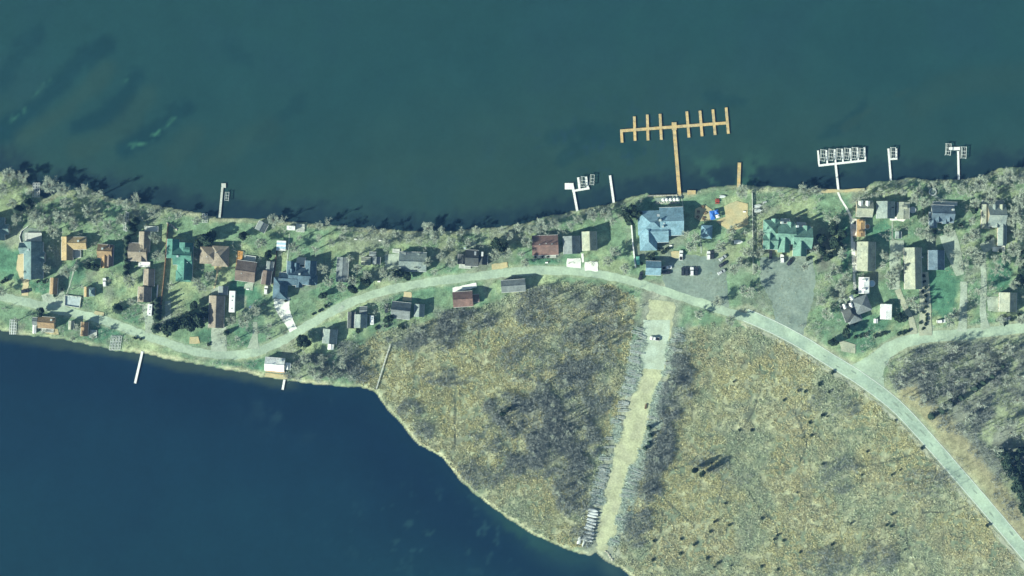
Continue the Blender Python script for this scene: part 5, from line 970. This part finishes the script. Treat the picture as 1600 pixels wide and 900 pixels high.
def build_brush():
    P = []; D = []; W = []; L = []; C = []; g = np.random.RandomState(9)
    for i, (cx, cy, rx, ry, dn) in enumerate(THICK):
        n = int(rx*ry*.9*dn); a = g.uniform(0, 2*math.pi, n); q = np.sqrt(g.uniform(0, 1, n))*1.05; x = cx+rx*q*np.cos(a); y = cy+ry*q*np.sin(a); X, Y = (x-800)*S, (450-y)*S
        ok, dl = road_clear(x, y); ok &= ~in_water(X, Y) & house_clear(x, y) & (dl > 9) & (fbm(X, Y, 9, 3, 41) > .47); X, Y = X[ok], Y[ok]; n = len(X)
        if not n: continue
        h = g.uniform(1.6, 4.2, n)
        for t in range(13):         # stems and side twigs of each bush
            b = np.stack([X, Y, np.full(n, G)], 1); d = np.stack([g.normal(0,.55,n), g.normal(0,.55,n), np.ones(n)], 1); d /= np.linalg.norm(d, axis=1, keepdims=True)
            if t > 3: b = b + d*(h*g.uniform(.35, .95, n))[:,None]; d = g.normal(0, 1, (n,3)); d[:,2] = np.abs(d[:,2])*.5; d /= np.linalg.norm(d, axis=1, keepdims=True)
            P.append(b); D.append(d); W.append(g.uniform(.06,.14,n) if t > 3 else g.uniform(.05,.10,n)); L.append(h*(1 if t < 4 else .5)*g.uniform(.6,1.1,n)); C.append(np.tile(np.array((.25,.285,.27)), (n,1))*g.uniform(.6,1.35,(n,1)))
    # tall bare poles among the brush; their shadows rake across it
    for i, (cx, cy, rx, ry, dn) in enumerate(THICK):
        n = int(rx*ry*.045*dn*(2.4 if cx > 1380 else 1.2)); a = g.uniform(0, 2*math.pi, n); q = np.sqrt(g.uniform(0, 1, n)); x = cx+rx*q*np.cos(a); y = cy+ry*q*np.sin(a); X, Y = (x-800)*S, (450-y)*S
        ok, dl = road_clear(x, y); ok &= ~in_water(X, Y) & house_clear(x, y) & (dl > 12); X, Y = X[ok], Y[ok]; n = len(X); h = g.uniform(6, 10.5, n)
        for t in range(14):
            b = np.stack([X, Y, np.full(n, G)], 1)
            if t == 0: d = np.stack([g.normal(0,.06,n), g.normal(0,.06,n), np.ones(n)], 1)
            else: b = b + np.stack([np.zeros(n), np.zeros(n), h*g.uniform(.35, .95, n)], 1); d = np.stack([g.normal(0,1,n), g.normal(0,1,n), np.abs(g.normal(.5,.4,n))], 1)
            d /= np.linalg.norm(d, axis=1, keepdims=True); P.append(b); D.append(d); W.append(np.full(n, .16) if t == 0 else g.uniform(.05,.10,n)); L.append(h if t == 0 else g.uniform(.8,2.0,n)); C.append(np.tile(np.array((.24,.26,.24)), (n,1))*g.uniform(.7,1.3,(n,1)))
    return soup('brush_thicket', np.concatenate(P), np.concatenate(D), np.concatenate(W), np.concatenate(L), np.concatenate(C), mat('brush_twigs', (0,0,0), rough=1, spec=.1, var=.12, sc=.3, sc2=1, attr=True))
build_brush()
def build_reeds():
    x, y, g = scatter_px(260000, 540, 1640, 440, 930, 4); X, Y = (x-800)*S, (450-y)*S
    MP = [PX(*p) for p in MARSH]; MP2 = [PX(*p) for p in MARSH2]
    wob = (fbm(X, Y, 8, 3, 51)-.5)*7; ins = inside(X, Y, MP) | inside(X, Y, MP2); sd_ = np.minimum(seg_dist(X, Y, MP, True), seg_dist(X, Y, MP2, True))
    ok = (np.where(ins, sd_, -sd_) + wob > 0); rc, dl = road_clear(x, y); ok &= rc & (dl > 12 + wob) & ~in_water(X, Y) & house_clear(x, y)
    ok &= fbm(X, Y, 2.3, 2, 61) > .34 + .17*g.rand(len(X))          # little gaps down to the wet floor
    for s_ in STREAM: ok &= seg_dist(x, y, catmull(s_, 4)) > 1.5
    for t in THICK: ok &= ~((np.hypot((x-t[0])/t[2], (y-t[1])/t[3]) < .85) & (g.rand(len(x)) < t[4]*.62))
    x, y, X, Y = x[ok], y[ok], X[ok], Y[ok]; n = len(X); tone = fbm(X, Y, 26, 4, 71); t2 = fbm(X, Y, 6, 3, 81)
    c = np.tile(np.array((.63,.61,.365)), (n,1)); c = lerp(c, (.50,.56,.40), sstep(.42,.62,tone)); c = lerp(c, (.61,.58,.37), sstep(.5,.68,fbm(X, Y, 20, 3, 91))*.7); c = lerp(c, (.42,.44,.32), sstep(.52,.7,t2)*.5)
    P = []; D = []; W = []; L = []; C = []; h = .38 + .75*fbm(X, Y, 5, 3, 101)
    for t in range(5):
        b = np.stack([X+g.normal(0,.35,n), Y+g.normal(0,.35,n), np.full(n, G-.05)], 1); d = np.stack([g.normal(.1,.75,n), g.normal(.05,.75,n), np.ones(n)*.8], 1); d /= np.linalg.norm(d, axis=1, keepdims=True)
        P.append(b); D.append(d); W.append(g.uniform(.11,.29,n)); L.append(h*g.uniform(.8,1.4,n)); C.append(c*g.uniform(.70,1.28,(n,1)))
    return soup('marsh_reeds', np.concatenate(P), np.concatenate(D), np.concatenate(W), np.concatenate(L), np.concatenate(C), mat('reed_straw', (0,0,0), rough=1, spec=.1, var=.12, sc=.3, sc2=1, attr=True))
build_reeds()
def build_rough():
    """ragged grass tufts and leaf litter on the lawns and along the banks"""
    x, y, g = scatter_px(60000, -5, 1605, 250, 620, 14); X, Y = (x-800)*S, (450-y)*S
    ok, dl = road_clear(x, y); ok &= ~in_water(X, Y) & house_clear(x, y) & (fbm(X, Y, 14, 4, 111) > .5 - .2*np.exp(-seg_dist(X, Y, LAND, True)/4))
    ok &= ~(inside(X, Y, [PX(*p) for p in MARSH]) | inside(X, Y, [PX(*p) for p in MARSH2]))
    X, Y = X[ok], Y[ok]; n = len(X); P = []; D = []; W = []; L = []; C = []
    c = np.tile(np.array((.24,.31,.18)), (n,1)); c = lerp(c, (.36,.39,.24), sstep(.45,.6,fbm(X, Y, 10, 3, 121)))
    for t in range(3):
        b = np.stack([X+g.normal(0,.3,n), Y+g.normal(0,.3,n), np.full(n, G-.02)], 1); d = np.stack([g.normal(0,1,n), g.normal(0,1,n), np.ones(n)*.6], 1); d /= np.linalg.norm(d, axis=1, keepdims=True)
        P.append(b); D.append(d); W.append(g.uniform(.08,.22,n)); L.append(g.uniform(.25,.6,n)); C.append(c*g.uniform(.7,1.3,(n,1)))
    return soup('rough_grass', np.concatenate(P), np.concatenate(D), np.concatenate(W), np.concatenate(L), np.concatenate(C), mat('rough_grass_blades', (0,0,0), rough=1, spec=.1, var=.12, sc=.3, sc2=1, attr=True))
build_rough()
gm0 = random.Random(6)
for x, y in [(1338,312),(1348,309),(1357,307),(1366,305),(1376,304),(1386,301),(1395,300),(1404,302),(1350,303),(1371,298),(1218,306),(1236,312),(1150,352),(1140,372),(1122,378),(1118,392),(1162,366)]: tree('wisp', x, y, gm0.uniform(4.5,6), gm0.uniform(1.0,1.2))
for x, y, r in [(1084.5,733,5),(1096,739,5.5)]: tree('pine', x, y, r, 1.55)
gm = random.Random(8); nb = 0
while nb < 24:
    x, y = gm.uniform(1020, 1560), gm.uniform(590, 895)
    if inside(np.array([PX(x,y)[0]]), np.array([PX(x,y)[1]]), [PX(*p) for p in MARSH2])[0] and (x+y > 1900 or gm.random() < .3) and abs(x-lane_x(y)[0]) > 60:
        tree('bush', x, y, gm.uniform(1.6, 2.9), gm.uniform(1.0, 1.7), 'small dark shrub', 'small dark shrubs scattered over the marsh'); nb += 1
def build_saplings():
    """lacy leafless saplings and twigs along the shores and between the plots"""
    x, y, g = scatter_px(26000, -8, 1606, 255, 600, 24); X, Y = (x-800)*S, (450-y)*S; ds = seg_dist(X, Y, LAND, True)
    ok, dl = road_clear(x, y); ok &= inside(X, Y, LAND) & (ds > .6) & house_clear(x, y) & (fbm(X, Y, 12, 3, 131) > .57 - .30*np.exp(-((ds-4)/6)**2)*(y < 420))
    ok &= ~(inside(X, Y, [PX(*p) for p in MARSH]) | inside(X, Y, [PX(*p) for p in MARSH2])) & (dl > 12)
    for ex in [(1020,300,1170,435),(1283,290,1330,330),(1445,420,1502,505),(0,380,28,440),(930,340,985,420),(280,335,390,370),(1186,400,1275,470),(428,455,470,520)]: ok &= ~((x > ex[0]) & (x < ex[2]) & (y > ex[1]) & (y < ex[3]))
    X, Y = X[ok], Y[ok]; n = len(X); h = g.uniform(1.4, 4.6, n); P = []; D = []; W = []; L = []; C = []
    for t in range(9):
        b = np.stack([X, Y, np.full(n, G)], 1); d = np.stack([g.normal(0,.5,n), g.normal(0,.5,n), np.ones(n)], 1)
        if t > 1: b = b + np.stack([g.normal(0,.4,n), g.normal(0,.4,n), h*g.uniform(.3,.9,n)], 1); d = g.normal(0, 1, (n,3)); d[:,2] = np.abs(d[:,2])*.5
        d /= np.linalg.norm(d, axis=1, keepdims=True); P.append(b); D.append(d); W.append(g.uniform(.05,.11,n)); L.append(h*(.9 if t < 2 else .45)*g.uniform(.6,1.1,n)); C.append(np.tile(np.array((.37,.42,.35)), (n,1))*g.uniform(.7,1.25,(n,1)))
    k = g.rand(n) < .035; PXY = np.stack([X[k], Y[k]], 1); X, Y = PXY[:,0], PXY[:,1]; n = len(X); h = g.uniform(6, 10, n)     # a few tall bare poles
    for t in range(22):
        b = np.stack([X, Y, np.full(n, G)], 1)
        if t == 0: d = np.stack([g.normal(0,.07,n), g.normal(0,.07,n), np.ones(n)], 1)
        else: b = b + np.stack([np.zeros(n), np.zeros(n), h*g.uniform(.3, .95, n)], 1); d = np.stack([g.normal(0,1,n), g.normal(0,1,n), np.abs(g.normal(.6,.4,n))], 1)
        d /= np.linalg.norm(d, axis=1, keepdims=True); P.append(b); D.append(d); W.append(np.full(n, .17) if t == 0 else g.uniform(.05,.10,n)); L.append(h if t == 0 else g.uniform(.9,2.4,n)); C.append(np.tile(np.array((.30,.33,.28)), (n,1))*g.uniform(.7,1.3,(n,1)))
    return soup('bare_saplings', np.concatenate(P), np.concatenate(D), np.concatenate(W), np.concatenate(L), np.concatenate(C), mat('sapling_twigs', (0,0,0), rough=1, spec=.1, var=.12, sc=.3, sc2=1, attr=True))
build_saplings()
def build_frost():
    """pale dead grass and flattened twigs along both edges of the gravel lane"""
    g = np.random.RandomState(44); n = 9000; y = g.uniform(512, 852, n); lx = np.interp(y, [p[1] for p in LANE], [p[0] for p in LANE]); lw = np.interp(y, [p[1] for p in LANE], LANE_W); sd_ = np.where(g.rand(n) < .5, -1, 1)
    off = g.uniform(-2, 21, n); x = lx + sd_*(lw/2+off); X, Y = (x-800)*S, (450-y)*S; ok = ~in_water(X, Y) & (fbm(X, Y, 7, 3, 141) > .42+.012*np.abs(off-9)) & ~((y > 790) & (sd_ < 0)); X, Y, sd_ = X[ok], Y[ok], sd_[ok]; n = len(X); P = []; D = []; W = []; L = []; C = []
    for t in range(5):
        b = np.stack([X+g.normal(0,.3,n), Y+g.normal(0,.3,n), np.full(n, G+.05)+g.uniform(0,.3,n)], 1); d = np.stack([np.where(g.rand(n) < .5, -1, 1)+g.normal(0,.5,n), g.normal(-.15,.6,n), np.abs(g.normal(.18,.15,n))], 1); d /= np.linalg.norm(d, axis=1, keepdims=True)
        P.append(b); D.append(d); W.append(g.uniform(.07,.17,n)); L.append(g.uniform(.8,2.4,n)); C.append(np.tile(np.array((.50,.59,.50)), (n,1))*g.uniform(.7,1.25,(n,1)))
    return soup('dead_grass', np.concatenate(P), np.concatenate(D), np.concatenate(W), np.concatenate(L), np.concatenate(C), mat('dead_grass_blades', (0,0,0), rough=1, spec=.1, var=.12, sc=.3, sc2=1, attr=True))
build_frost()
flush_labels()
for o in scene.objects:
    if o.type == 'MESH' and o.parent is None and 'kind' not in o and 'label' not in o: print('untagged', o.name)

# ---------------------------------------------------------------- the air between the satellite and the ground
HAZE = .000054
hz = MB().box(-3700, -3700, -6, 3700, 3700, CAM_H+60).build('haze', None); stuff(hz)
hm = bpy.data.materials.new('haze_air'); hm.use_nodes = True; hn = hm.node_tree; hn.nodes.remove(hn.nodes['Principled BSDF'])
pv = hn.nodes.new('ShaderNodeVolumePrincipled'); pv.inputs['Color'].default_value = (.15,.40,1.0,1); pv.inputs['Density'].default_value = HAZE; pv.inputs['Anisotropy'].default_value = 0
hn.links.new(pv.outputs[0], hn.nodes['Material Output'].inputs['Volume']); hz.data.materials.append(hm)

for o in scene.objects:
    if 'label' in o and o.parent is None and len(o['label'].replace('-', ' ').split()) > 16: print('LONG', o.name, o['label'])
